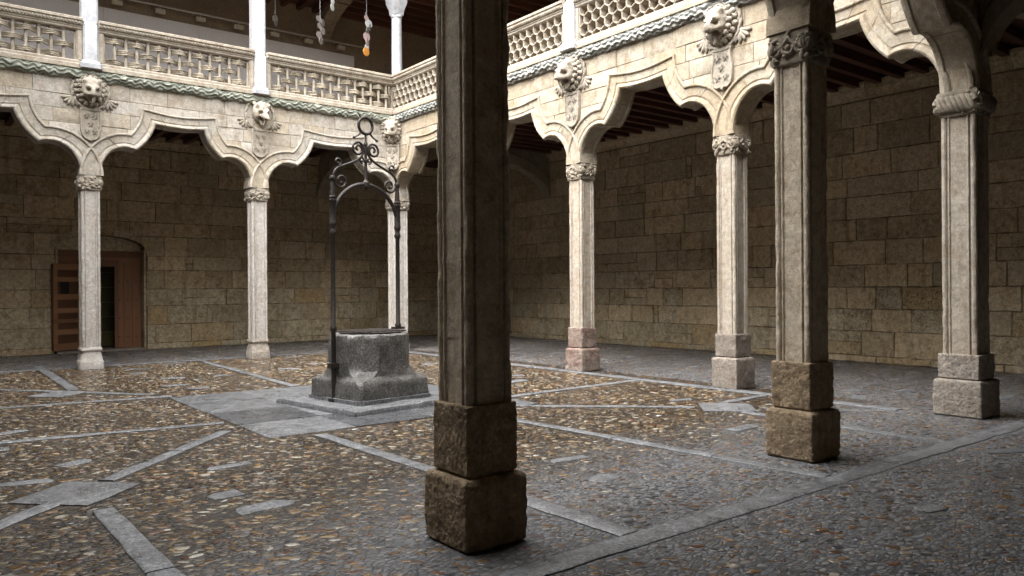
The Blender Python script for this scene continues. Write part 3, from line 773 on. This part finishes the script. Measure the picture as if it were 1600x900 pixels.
def lion(parent, u, yaw, kind, seed, label, slabel, y=-.19):
    rnd = random.Random(seed)
    T = Matrix.Translation((u, y, 5.655)) @ Matrix.Rotation(yaw, 4, 'Z') @ Matrix.Scale(1.14, 4)
    tilt = Matrix.Translation((0, -.10, .03)) @ Matrix.Rotation(R(20), 4, 'X') @ Matrix.Scale(1.12, 4)
    hd = face_mesh(kind, seed).xf(T @ tilt).build('lion_head', 'carved', parent, 70, label=label)
    mb = MB()
    if kind != 1:
        for ring, (rad, yy, sz, cnt) in enumerate(((.185, -.12, .056, 15), (.225, -.06, .058, 18), (.25, 0, .056, 20))):
            for k in range(cnt):
                a = 2 * PI * (k + .5 * ring) / cnt
                if math.sin(a) < -.75 and ring == 0: continue
                mb.ball((math.cos(a) * rad * .98, yy, math.sin(a) * rad * 1.12 + .02), (sz * .8, sz * .85, sz * rnd.uniform(.75, 1.0)), 7, 5, Matrix.Rotation(PI / 2 - a + rnd.uniform(-.4, .4), 3, 'Y'))
                rj = rnd.uniform(-.02, .02); mb.torus((math.cos(a) * rad + rj, yy - .035 + rj, math.sin(a) * rad * 1.12 + .02), sz * rnd.uniform(.3, .5), sz * .2, 8, 4)
        mb.xf(T).build('mane', 'carved', hd, 70)
    else:
        for s_ in (-1, 1): mb.ball((s_ * .12, -.1, .17), (.045, .035, .08), 8, 6, Matrix.Rotation(s_ * .5, 3, 'Y'))
        mb.xf(T).build('ear', 'carved', hd, 70)
    # wreath ring behind the head
    P = []; N = 40
    mb = MB()
    for s_ in range(2):
        P = [(math.cos(2 * PI * k / N) * (.29 + .014 * math.cos(k * 1.26 + s_ * PI)), -.02 + .012 * math.sin(k * 1.26 + s_ * PI), math.sin(2 * PI * k / N) * .315 + .0) for k in range(N)]
        mb.tube(P, .022, 6, closed=True)
    mb.xf(T).build('wreath', 'carved', hd, 60)
    tg = [(0.0, -.30, -.10), (.004, -.325, -.15), (.006, -.31, -.21), (.0, -.26, -.26)]
    MB().tube(tg, lambda t_: .03 - .008 * t_, 7, (1, 0, 0)).xf(T).build('tongue', 'carved', hd, 60)
    for s_ in (-1, 1):
        mb = MB()
        for k in range(5):
            a = R(-10 - 26 * k); c0 = Vector((s_ * .27, -.01, -.12)); d = Vector((s_ * math.cos(a), 0, math.sin(a)))
            mb.ball(c0 + d * .085, (.11, .03, .032), 8, 5, Matrix.Rotation(-math.atan2(d.z, d.x), 3, 'Y'))
        mb.xf(T).build('leaf_spray', 'carved', hd, 60)
    # shield with five lilies
    zc = 4.99; w_, h_ = .195, .325; kind2 = seed % 2
    right = [(w_ * .98, h_), (w_ * .86, h_ * .8), (w_ * .84, h_ * .5), (w_, h_ * .2), (w_ * 1.02, -h_ * .4), (w_ * .9, -h_ * .75), (w_ * .55, -h_ * .93), (w_ * .2, -h_ * .92), (0, -h_ * 1.05)] if not kind2 else \
            [(w_, h_), (w_ * .97, h_ * .3), (w_ * .97, -h_ * .3), (w_ * .85, -h_ * .7), (w_ * .5, -h_ * .95), (0, -h_ * 1.05)]
    out = [(0, h_ * .93)] + right + [(-x, z) for x, z in right[-2::-1]]
    sh = [(x * .84, z * .88) for x, z in out]
    TS = Matrix.Translation((u, y, zc)) @ Matrix.Rotation(yaw, 4, 'Z')
    mb = MB().loft([[(x, .03, z) for x, z in out], [(x, -.045, z) for x, z in out], [(x * .97, -.062, z * .98) for x, z in out], [(x * 1.02, -.062, z * 1.01) for x, z in sh], [(x, -.048, z) for x, z in sh]])
    s_o = mb.xf(TS).build('shield', 'carved', parent, 35, label=slabel)
    for lx, lz in ((-.075, .15), (.075, .15), (0, 0), (-.075, -.15), (.075, -.15)):
        q = MB().ball((lx, -.055, lz + .035), (.014, .016, .045), 6, 5)
        for s2 in (-1, 1):
            q.tube([(lx, -.055, lz - .01), (lx + s2 * .02, -.058, lz + .02), (lx + s2 * .042, -.06, lz + .03), (lx + s2 * .05, -.06, lz + .005)], lambda t_: .012 - .004 * t_, 5)
            q.ball((lx + s2 * .02, -.055, lz - .035), (.022, .013, .009), 6, 4, Matrix.Rotation(s2 * .7, 3, 'Y'))
        q.box(lx - .03, lx + .03, -.066, -.05, lz - .012, lz - .002)
        q.xf(TS).build('lily', 'carved', s_o, 50)
lion(arcA, AX[1], 0, 0, 1, 'maned lion head over the pillar in front of the door', 'scalloped shield above the door pillar')
lion(arcA, AX[2], 0, 1, 3, 'smooth animal head with wide open jaws in a plain ring', 'round-ended shield above the pillar left of the well')
lion(arcA, -.30, -PI / 4, 2, 5, 'lion head in the inner corner above the well frame', 'corner shield split by a joint line', -.30)
lion(arcB, -BY[1], 0, 0, 7, 'lion head hidden behind the foreground pillar', 'shield hidden behind the foreground pillar')
lion(arcB, -BY[2], 0, 2, 9, 'lion head seen in profile above the red-stained pillar', 'narrow shield above the red-stained pillar')
lion(arcB, -BY[3], 0, 0, 4, 'big lion head at the top right, tongue out', 'scalloped shield below the top right lion')

# balustrades
def frame_parts(t, u0, u1, mat):
    yf, yb = -.27, -.09
    def prof(z0, z1, pr): return pr
    low = [(yf - .02, 6.115), (yf - .02, 6.17), (yf, 6.19), (yf, 6.235), (yf + .03, 6.26), (yb, 6.26), (yb, 6.115)]
    MB().loft([[(u0, y, z) for y, z in low], [(u1, y, z) for y, z in low]]).build('bottom_rail', mat, t, 30)
    hi = [(yf + .03, 6.86), (yf, 6.885), (yf, 6.915), (yf - .015, 6.925), (yf - .015, 6.955), (yf - .05, 6.965), (yf - .06, 7.03), (yf - .085, 7.045), (yf - .085, 7.09), (yf - .06, 7.105), (yb + .05, 7.105), (yb + .05, 7.06), (yb, 7.03), (yb, 6.86)]
    MB().loft([[(u0, y, z) for y, z in hi], [(u1, y, z) for y, z in hi]]).build('hand_rail', mat, t, 30)
    mb = MB(); k = u0 + .03
    while k < u1 - .03: mb.ball((k, yf - .055, 6.995), (.028, .02, .024), 6, 4, Matrix.Rotation(.6, 3, 'Y')); k += .062
    mb.build('bead_moulding', mat, t, 50)
    for a, s_ in ((u0, 1), (u1, -1)):
        x0, x1 = sorted((a, a + s_ * .075)); MB().box(x0, x1, yf + .005, yb, 6.26, 6.86).box(*sorted((a + s_ * .075, a + s_ * .1)), yf + .03, yb, 6.26, 6.86).build('stile', mat, t, 30)
def weave_balustrade(label, us):
    u0, u1 = us; t = thing('balustrade', label, 'balustrade', (0, 0, 0), 0, 'balustrades of the upper gallery')
    frame_parts(t, u0, u1, 'lattice'); a, b = u0 + .1, u1 - .1
    n = round((b - a) / .222); st = (b - a) / n
    post = MB().lathe([(.036, 6.25), (.034, 6.3), (.033, 6.56), (.034, 6.82), (.05, 6.835), (.05, 6.87)], (0, -.17, 0), 10).mesh('baluster', 'lattice', 40)
    q = MB(); P = []
    for s_ in (-1, 0, 1):
        P = [(st * (-1 + 2 * k / 14) * .98, -.165 - .07 * math.cos(PI * (-1 + 2 * k / 14)) * 1.0, s_ * .036) for k in range(15)]
        q.tube(P, .022, 6, (0, 0, 1))
    V0 = list(q.v); band = []
    for kk in range(5):
        q.v = list(V0); band.append(q.rough(.014, 6, kk + 1).rough(.005, 18, kk + 3).mesh('woven_band', 'weave', 60))
    half = MB()
    for i in range(n + 1):
        x = a + st * i
        if 0 < i < n: obj('baluster', post, t, (x, 0, 0))
        if i in (0, n): MB().lathe([(.03, 6.25), (.03, 6.87)], (x + (.01 if i == 0 else -.01), -.17, 0), 8).build('baluster', 'lattice', t, 40)
        if 0 < i < n:
            for z in ((6.34, 6.76) if i % 2 else (6.55,)): obj('woven_band', random.choice(band), t, (x, 0, z + rr(-.012, .012)))
    return t
def clip(p, q, x0, x1, z0, z1):
    t0, t1 = 0., 1.; dx, dz = q[0] - p[0], q[1] - p[1]
    for d, a in ((-dx, p[0] - x0), (dx, x1 - p[0]), (-dz, p[1] - z0), (dz, z1 - p[1])):
        if abs(d) < 1e-9:
            if a < 0: return None
        else:
            r_ = a / d
            if d < 0: t0 = max(t0, r_)
            else: t1 = min(t1, r_)
    return None if t0 >= t1 - 1e-6 else ((p[0] + dx * t0, p[1] + dz * t0), (p[0] + dx * t1, p[1] + dz * t1))
def honey_balustrade(label, us, rz=-PI / 2):
    u0, u1 = us; t = thing('balustrade', label, 'balustrade', (0, 0, 0), rz, 'balustrades of the upper gallery')
    frame_parts(t, u0, u1, 'lattice'); a, b = u0 + .1, u1 - .1
    wd, hh = .215, .125; z0, z1 = 6.255, 6.865; segs = set()
    row = 0; zc = z0 - .02
    s_ = hh                                         # half height of the pointed cell, vertical sides
    v = .062
    while zc < z1 + .2:
        x = a - wd + (wd / 2 if row % 2 else 0)
        while x < b + wd:
            T, TR, BR, B = (x, zc + s_), (x + wd / 2, zc + v), (x + wd / 2, zc - v), (x, zc - s_); TL, BL = (x - wd / 2, zc + v), (x - wd / 2, zc - v)
            for p, q in ((T, TR), (TR, BR), (T, TL)): segs.add((tuple(round(c, 4) for c in p), tuple(round(c, 4) for c in q)))
            x += wd
        zc += s_ + v; row += 1
    mb = MB()
    for p, q in sorted(segs):
        c = clip(p, q, a, b, z0, z1)
        if not c: continue
        p, q = c; dx, dz = q[0] - p[0], q[1] - p[1]; L = math.hypot(dx, dz)
        if L < .01: continue
        nx, nz = -dz / L, dx / L; ex, ez = dx / L * .008, dz / L * .008; rings = []
        for (x, z), sg in ((p, -1), (q, 1)):
            x += ex * sg; z += ez * sg
            rings.append([(x + nx * o, y, z + nz * o) for o, y in ((-.021, -.11), (-.016, -.225), (-.009, -.245), (.009, -.245), (.016, -.225), (.021, -.11))])
        mb.loft(rings)
    mb.build('honeycomb_lattice', 'lattice', t, 35)
    return t
weave_balustrade('basket-weave stone balustrade at the left edge, cut by the frame', (AX[0] + .17, AX[1] - .15))
weave_balustrade('basket-weave stone balustrade between the two white posts above the door', (AX[1] + .15, AX[2] - .15))
weave_balustrade('basket-weave stone balustrade left of the inner corner above the well', (AX[2] + .15, -.1))
honey_balustrade('honeycomb stone balustrade next to the inner corner, behind the foreground pillar', (.1, 3.37))
honey_balustrade('honeycomb stone balustrade immediately right of the foreground pillar', (3.67, 6.89))
honey_balustrade('honeycomb stone balustrade at the top, left of the big lion head', (7.19, 10.33))
honey_balustrade('honeycomb stone balustrade running out of the top of the picture', (10.63, 13.7))

def upper_post(x, y, rz, label, corner=False):
    t = thing('upper_post', label, 'column', (x, y, 0), rz, 'white marble posts of the upper gallery')
    oc = lambda h, c: [(-h, -h + c), (-h + c, -h), (h - c, -h), (h, -h + c), (h, h - c), (h - c, h), (-h + c, h), (-h, h - c)]
    def ol(prof, yo, nm): MB().loft([[(px, py + yo, z) for px, py in oc(h, c)] for h, c, z in prof]).rough(.003, 8).build(nm, 'marble', t, 35)
    if not corner:
        ol([(.2, .0401, 6.1), (.2, .04, 6.19), (.17, .045, 6.23), (.158, .05, 6.26)], -.2, 'pedestal_base')
        ol([(.145, .04, 6.26), (.14, .04, 6.99), (.10, .05, 7.05)], -.2, 'pedestal')
        ol([(.152, .035, 7.05), (.146, .035, 8.9)], -.1, 'shaft')
    else:
        MB().box(-.17, .17, -.17, .17, 6.1, 7.0).build('pedestal', 'lattice', t, 30)
        MB().lathe([(.165, 7.0), (.165, 7.1), (.14, 7.16), (.138, 8.0), (.132, 8.72), (.15, 8.74), (.15, 8.78), (.135, 8.8)], (0, 0, 0), 18).build('shaft', 'marble', t, 40)
    MB().loft([[(h * sx, h * sy - (0 if corner else .1), z) for sx, sy in ((-1, -1), (0, -1.02), (1, -1), (1.02, 0), (1, 1), (0, 1.02), (-1, 1), (-1.02, 0))] for h, z in ((.13, 8.8), (.15, 8.95), (.2, 9.1), (.21, 9.2), (.205, 9.84))]).build('capital', 'marble', t, 35)
upper_post(AX[1], 0, 0, 'white square post above the door pillar, leftmost of the upper posts')
upper_post(AX[2], 0, 0, 'white post of the upper gallery above the pillar left of the well')
upper_post(0.02, 0.02, 0, 'round veined marble column at the inner corner of the upper gallery', True)
upper_post(0, BY[1], -PI / 2, 'white post of the right upper gallery hidden by the foreground pillar')
upper_post(0, BY[2], -PI / 2, 'white post between the honeycomb balustrades right of the foreground pillar')
upper_post(0, BY[3], -PI / 2, 'white upper post above the big lion head at the top edge')
# beam carried by the upper posts, under the roof
mb = MB().box(-11, .17, -.27, .1, 9.85, 10.5).box(-.27, .1, YN, -.28, 9.85, 10.5).box(-11, -.28, YN - .1, YN + .17, 9.85, 10.5).box(-11.2, -10.9, YN + .18, -.28, 9.85, 10.5)
mb.build('upper_beam', 'arcade', None, 30, kind='structure')
mb = MB().box(-11, .1, .1, WA, 6.0, 6.09).box(.11, WB, YN, WA, 6.0, 6.085).box(WD, WB, WN, YN - .01, 6.07, 6.09).box(WD, -11.01, YN, WA, 6.0, 6.085)
mb.build('upper_floor', 'plaster', None, 30, kind='structure')
# upper wall linings
MB().box(-11, WB - .01, WA - .012, WA - .002, 6.1, 10.28).build('upper_wall_back', 'plaster', None, 30, kind='structure')
MB().box(WB - .012, WB - .002, YN, WA - .02, 6.1, 10.28).build('upper_wall_right', 'plaster', None, 30, kind='structure')
t = thing('display_panel', 'long grey-white exhibition panel along the upper gallery wall', 'panel', (0, WA, 0))
u = -10.9
while u < 1.0:
    e = min(u + 2.4, 1.14); MB().box(u + .004, e - .004, -.09, -.015, 6.12, 9.02).build('panel_board', 'panel', t, 30); u = e
t = thing('picture_rail', 'thin steel rail with small lamp boxes above the grey exhibition panel', 'rail', (0, WA, 0))
MB().tube([(-10.9, -.28, 9.30), (1.3, -.28, 9.30)], .03, 8).build('rail_tube', 'steel', t, 50)
arm = MB().tube([(0, -.01, 9.30), (0, -.28, 9.30)], .016, 6, (0, 0, 1)).mesh('bracket', 'steel', 50)
lam = MB().box(-.12, .12, -.33, -.22, 9.1, 9.2).box(-.01, .01, -.285, -.265, 9.2, 9.28).mesh('lamp_box', 'lampbox', 30)
u = -10.2
while u < 1.0:
    obj('bracket', arm, t, (u, 0, 0)); obj('lamp_box', lam, t, (u + .15, 0, 0)); u += 1.06

# hanging strings of glass discs
def mobile(x, y, ztop, discs, label):
    t = thing('hanging_discs', label, 'ornament', (x, y, 0), 0, 'strings of glass discs in the upper gallery')
    zb = min(d[1] for d in discs)
    MB().tube([(0, 0, 10.2), (0, 0, zb)], .004, 5, (1, 0, 0)).build('cord', 'steel', t, 50)
    for dx, z, r_, mat, rot in discs:
        q = MB().lathe([(r_ * .5, -.012), (r_ * .95, -.010), (r_, 0), (r_ * .95, .010), (r_ * .5, .014)], (0, 0, 0), 16)
        q.xf(Matrix.Translation((dx, 0, z)) @ Matrix.Rotation(rot, 4, 'Z') @ Matrix.Rotation(PI / 2 + rr(-.2, .2), 4, 'X')).build('glass_disc', mat, t, 50)
mobile(-.45, .8, 9, [(-.02, 8.98, .05, 'discdark', .9), (0, 8.86, .09, 'discpink', .4), (.06, 8.72, .12, 'discwhite', .2), (.1, 8.62, .10, 'discdark', .8), (.03, 8.52, .10, 'discdark', .6), (0, 8.36, .12, 'discpink', .3), (.02, 8.22, .11, 'discpink', .7), (0, 8.08, .08, 'discwhite', .3), (-.02, 7.96, .12, 'discamber', .3)], 'string of glass discs ending in an amber one, nearest the corner column')
mobile(-1.78, .8, 9, [(-.04, 8.56, .09, 'discdark', .4), (.07, 8.48, .1, 'discdark', .7), (.0, 8.38, .09, 'discdark', .2), (.07, 8.26, .1, 'discdark', .5), (-.03, 8.14, .1, 'discdark', .3), (.02, 8.0, .1, 'discdark', .6)], 'string of smoky grey glass discs left of the pink and amber one')
mobile(-1.57, .5, 9, [(.04, 9.1, .08, 'discwhite', .8), (0, 8.96, .07, 'discwhite', .5), (-.01, 8.82, .1, 'discwhite', .7)], 'white glass discs whose string enters at the top edge')
mobile(-2.5, 2.0, 9, [(0, 8.75, .1, 'discdark', .4), (.02, 8.63, .08, 'discdark', .7)], 'faint small string of dark discs against the brown upper wall')

# ------------------------------------------------------------------ door
t = thing('wooden_door', 'red-brown wooden door with an open wicket under the low arch', 'door', (0, WA + .36, 0))
for z0, z1 in ((2.34, 2.49), (2.495, 2.66)): MB().box(DX0 + .03, DX1 - .03, rr(-.004, .004), .07, z0, z1).build('lintel_board', 'door', t, 30)
MB().box(DX0 + .02, DX1 - .02, .36, .42, 2.665, 3.06).build('tympanum', 'wallpale', wa, 30)
for k in range(3):
    x0 = -5.78 + k * .21
    pk = MB().box(x0 + .003, min(x0 + .207, DX1 - .03), rr(-.004, .004), .07, .055, 2.337).build('plank', 'door', t, 30)
    for z in (.35, .85, 1.35, 1.85): MB().ball((x0 + .1, -.008, z), (.018, .012, .018), 8, 5).build('stud', 'iron', pk, 60)
MB().box(DX0 + .03, -6.62, 0, .07, .055, 2.337).build('side_panel', 'door', t, 30)
MB().box(-5.80, -5.70, -.025, -.003, .055, 2.337).box(-6.70, -5.70, -.027, -.004, 2.25, 2.42).build('wicket_frame', 'door', t, 30)
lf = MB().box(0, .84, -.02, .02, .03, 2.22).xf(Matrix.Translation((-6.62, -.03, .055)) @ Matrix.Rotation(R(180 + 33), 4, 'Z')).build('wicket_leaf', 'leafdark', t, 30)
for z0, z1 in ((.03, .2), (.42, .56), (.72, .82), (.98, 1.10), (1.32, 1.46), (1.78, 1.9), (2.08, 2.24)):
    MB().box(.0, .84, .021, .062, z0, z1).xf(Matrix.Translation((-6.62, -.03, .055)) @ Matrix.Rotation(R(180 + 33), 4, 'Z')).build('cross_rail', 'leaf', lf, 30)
for x0, x1 in ((0, .1), (.72, .84)):
    MB().box(x0, x1, .022, .058, .03, 2.24).xf(Matrix.Translation((-6.62, -.03, .055)) @ Matrix.Rotation(R(180 + 33), 4, 'Z')).build('stile', 'leaf', lf, 30)
MB().box(.36, .60, .0215, .03, 1.47, 1.77).xf(Matrix.Translation((-6.62, -.03, .055)) @ Matrix.Rotation(R(180 + 33), 4, 'Z')).build('peep_window', 'void', lf, 30)
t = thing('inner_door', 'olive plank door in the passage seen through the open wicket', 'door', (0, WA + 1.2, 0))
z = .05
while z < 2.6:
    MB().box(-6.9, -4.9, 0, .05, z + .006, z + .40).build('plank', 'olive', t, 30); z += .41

# ------------------------------------------------------------------ well
WR = R(8); WC = (-5.11, -8.11, 0)
t = thing('stone_well', 'dark granite wellhead with flared foot on a thin square slab', 'well', WC, WR)
mb = MB(); P = [(-.93, -.95), (.93, -.95), (.93, .92), (-.93, .92)]
def densify(P, n): return [(P[i][0] + (P[(i + 1) % 4][0] - P[i][0]) * k / n, P[i][1] + (P[(i + 1) % 4][1] - P[i][1]) * k / n) for i in range(4) for k in range(n)]
Q = densify(P, 14)
mb.loft([[(x * s_, y * s_, z) for x, y in Q] for s_, z in ((1, .0), (1.0, .045), (.985, .075), (.95, .08))]).rough(.018, 4).build('foot_slab', 'granite', t, 40)
def oct_ring(h, c, n=7):
    V = [(-h, -h + c), (-h + c, -h), (h - c, -h), (h, -h + c), (h, h - c), (h - c, h), (-h + c, h), (-h, h - c)]
    return [(V[i][0] + (V[(i + 1) % 8][0] - V[i][0]) * k / n, V[i][1] + (V[(i + 1) % 8][1] - V[i][1]) * k / n) for i in range(8) for k in range(n)]
rings = []
for h, c, z in ((.60, .05, .07), (.605, .05, .12), (.605, .055, .20), (.60, .055, .30), (.594, .06, .345), (.578, .08, .372), (.55, .13, .395), (.532, .20, .425), (.528, .29, .50), (.528, .30, .54), (.528, .30, .62), (.528, .30, .70), (.528, .305, .78), (.528, .31, .88), (.528, .31, .93), (.518, .31, .965), (.495, .30, .982), (.45, .27, .988), (.40, .24, .985), (.38, .23, .96), (.37, .23, .85)):
    rings.append([(x, y, z) for x, y in oct_ring(h, c, 12)])
mb = MB().loft(rings); mb.rough(.018, 4.2).rough(.014, 12, 2).build('wellhead', 'well', t, 32)
mb = MB().loft([[(x, y, z) for x, y in oct_ring(.63, .06, 4)] for z in (.06, .13)]).rough(.012, 6).build('mortar_skirt', 'granite', t, 40)
lid = MB().loft([[(x, y, z) for x, y in oct_ring(.46, .27, 3)] for z in (.99, 1.005)]).build('iron_lid', 'iron', t, 30)
for k in range(-3, 4): MB().tube([(k * .12, -.36, 1.012), (k * .12, .36, 1.012)], .01, 6, (0, 0, 1)).build('grate_bar', 'iron', lid, 40)
fr = thing('iron_well_frame', 'wrought iron well frame with scrolls and a ring on top', 'well frame', WC, WR)
xl, xr = -.575, .50
def post(x, z0, z1, nm='post'):
    prof = [(.032, z0), (.032, 1.03), (.045, 1.05), (.045, 1.08), (.032, 1.1), (.031, 2.32), (.042, 2.34), (.05, 2.37), (.036, 2.40), (.036, 2.44), (.05, 2.47), (.05, 2.50), (.044, 2.52), (.043, 2.78), (.05, 2.79), (.05, 2.81), (.04, 2.82), (.05, 2.835), (.05, 2.85), (.04, 2.86), (.027, 3.04), (.024, 3.06), (.04, 3.08), (.042, 3.11), (.03, 3.135), (.008, 3.14)]
    prof = [p for p in prof if p[1] >= z0]
    return MB().lathe(prof, (x, 0, 0), 12).build(nm, 'iron', fr, 40)
pl = post(xl - .02, .08, 3.14); prr = post(xr, 1.03, 3.14)
MB().box(xl - .09, xl + .06, -.05, .05, .53, .60).build('clamp', 'iron', pl, 30)
MB().box(xl - .075, xl + .03, -.055, .055, .08, .12).build('foot_plate', 'iron', pl, 30)
MB().box(xr - .08, xr + .08, -.06, .06, 1.015, 1.045).build('foot_plate', 'iron', prr, 30)
ra = (xr - xl + .02) / 2; cxm = (xr + xl - .02) / 2
MB().tube([(cxm - ra * math.cos(PI * k / 24), 0, 2.5 + .56 * math.sin(PI * k / 24)) for k in range(25)], .03, 8).build('arch_bar', 'iron', fr, 50)
MB().lathe([(.022, 2.98), (.022, 3.02), (.05, 3.03), (.05, 3.09), (.03, 3.11), (.022, 3.14), (.02, 3.36), (.032, 3.37), (.032, 3.41), (.02, 3.42), (.018, 3.6), (.03, 3.61), (.03, 3.64), (.016, 3.66), (.016, 3.77)], (cxm, 0, 0), 10).build('stem', 'iron', fr, 40)
MB().torus((cxm, 0, 3.885), .115, .022, 28, 8).build('top_ring', 'iron', fr, 60)
def spiral(cx, cz, r0, r1, a0, turns, n=22): return [(cx + (r0 + (r1 - r0) * k / n) * math.cos(a0 + turns * 2 * PI * k / n), 0, cz + (r0 + (r1 - r0) * k / n) * math.sin(a0 + turns * 2 * PI * k / n)) for k in range(n + 1)]
for s_ in (-1, 1):
    q = spiral(-.12, 3.535, .018, .085, 0, 1.5, 24)
    # joins the stem and sweeps down and out
    P = spiral(-.125, 3.55, .02, .09, PI, 1.42, 24)
    end = P[-1]
    def bez(p0, p1, p2, p3, n=14): return [tuple((1 - t_) ** 3 * a + 3 * (1 - t_) ** 2 * t_ * b + 3 * (1 - t_) * t_ ** 2 * c + t_ ** 3 * d for a, b, c, d in zip(p0, p1, p2, p3)) for t_ in [k / n for k in range(1, n + 1)]]
    C = [(-.125 + .09 * math.cos(a), 0, 3.55 + .09 * math.sin(a)) for a in [R(200 - 20 * k) for k in range(0, 11)]]   # over the top to the stem side
    inner = spiral(-.125, 3.55, .02, .09, R(200 + 400), -400 / 360, 20)
    path = inner + C[1:] + bez((-.035, 0, 3.55), (-.02, 0, 3.42), (-.2, 0, 3.36), (-.40, 0, 3.28)) + bez((-.40, 0, 3.28), (-.52, 0, 3.24), (-.56, 0, 3.14), (-.51, 0, 3.05)) + spiral(-.41, 3.08, .105, .02, R(200), 1.35, 24)
    MB().tube([(cxm + p[0] * -s_, p[1], p[2]) for p in path], .017, 7).build('scroll', 'iron', fr, 60)
    MB().tube([(cxm + p[0] * -s_, 0, p[2]) for p in spiral(-.46, 3.335, .055, .015, R(-60), 1.1, 16)], .015, 6).build('volute', 'iron', fr, 60)
    MB().tube([(cxm + p[0] * -s_, 0, p[2]) for p in spiral(-.06, 3.40, .045, .012, R(-80), -1.2, 16)], .013, 6).build('volute', 'iron', fr, 60)
    MB().tube([(cxm + s_ * .07, 0, 3.79), (cxm + s_ * .12, 0, 3.74), (cxm + s_ * .19, 0, 3.70)], lambda t_: .016 - .006 * t_, 6).ball((cxm + s_ * .19, 0, 3.70), .022, 7, 5).build('spike', 'iron', fr, 50)
    MB().tube([(cxm + s_ * .07, 0, 3.98), (cxm + s_ * .13, 0, 4.06)], lambda t_: .014 - .009 * t_, 6).build('spike', 'iron', fr, 50)
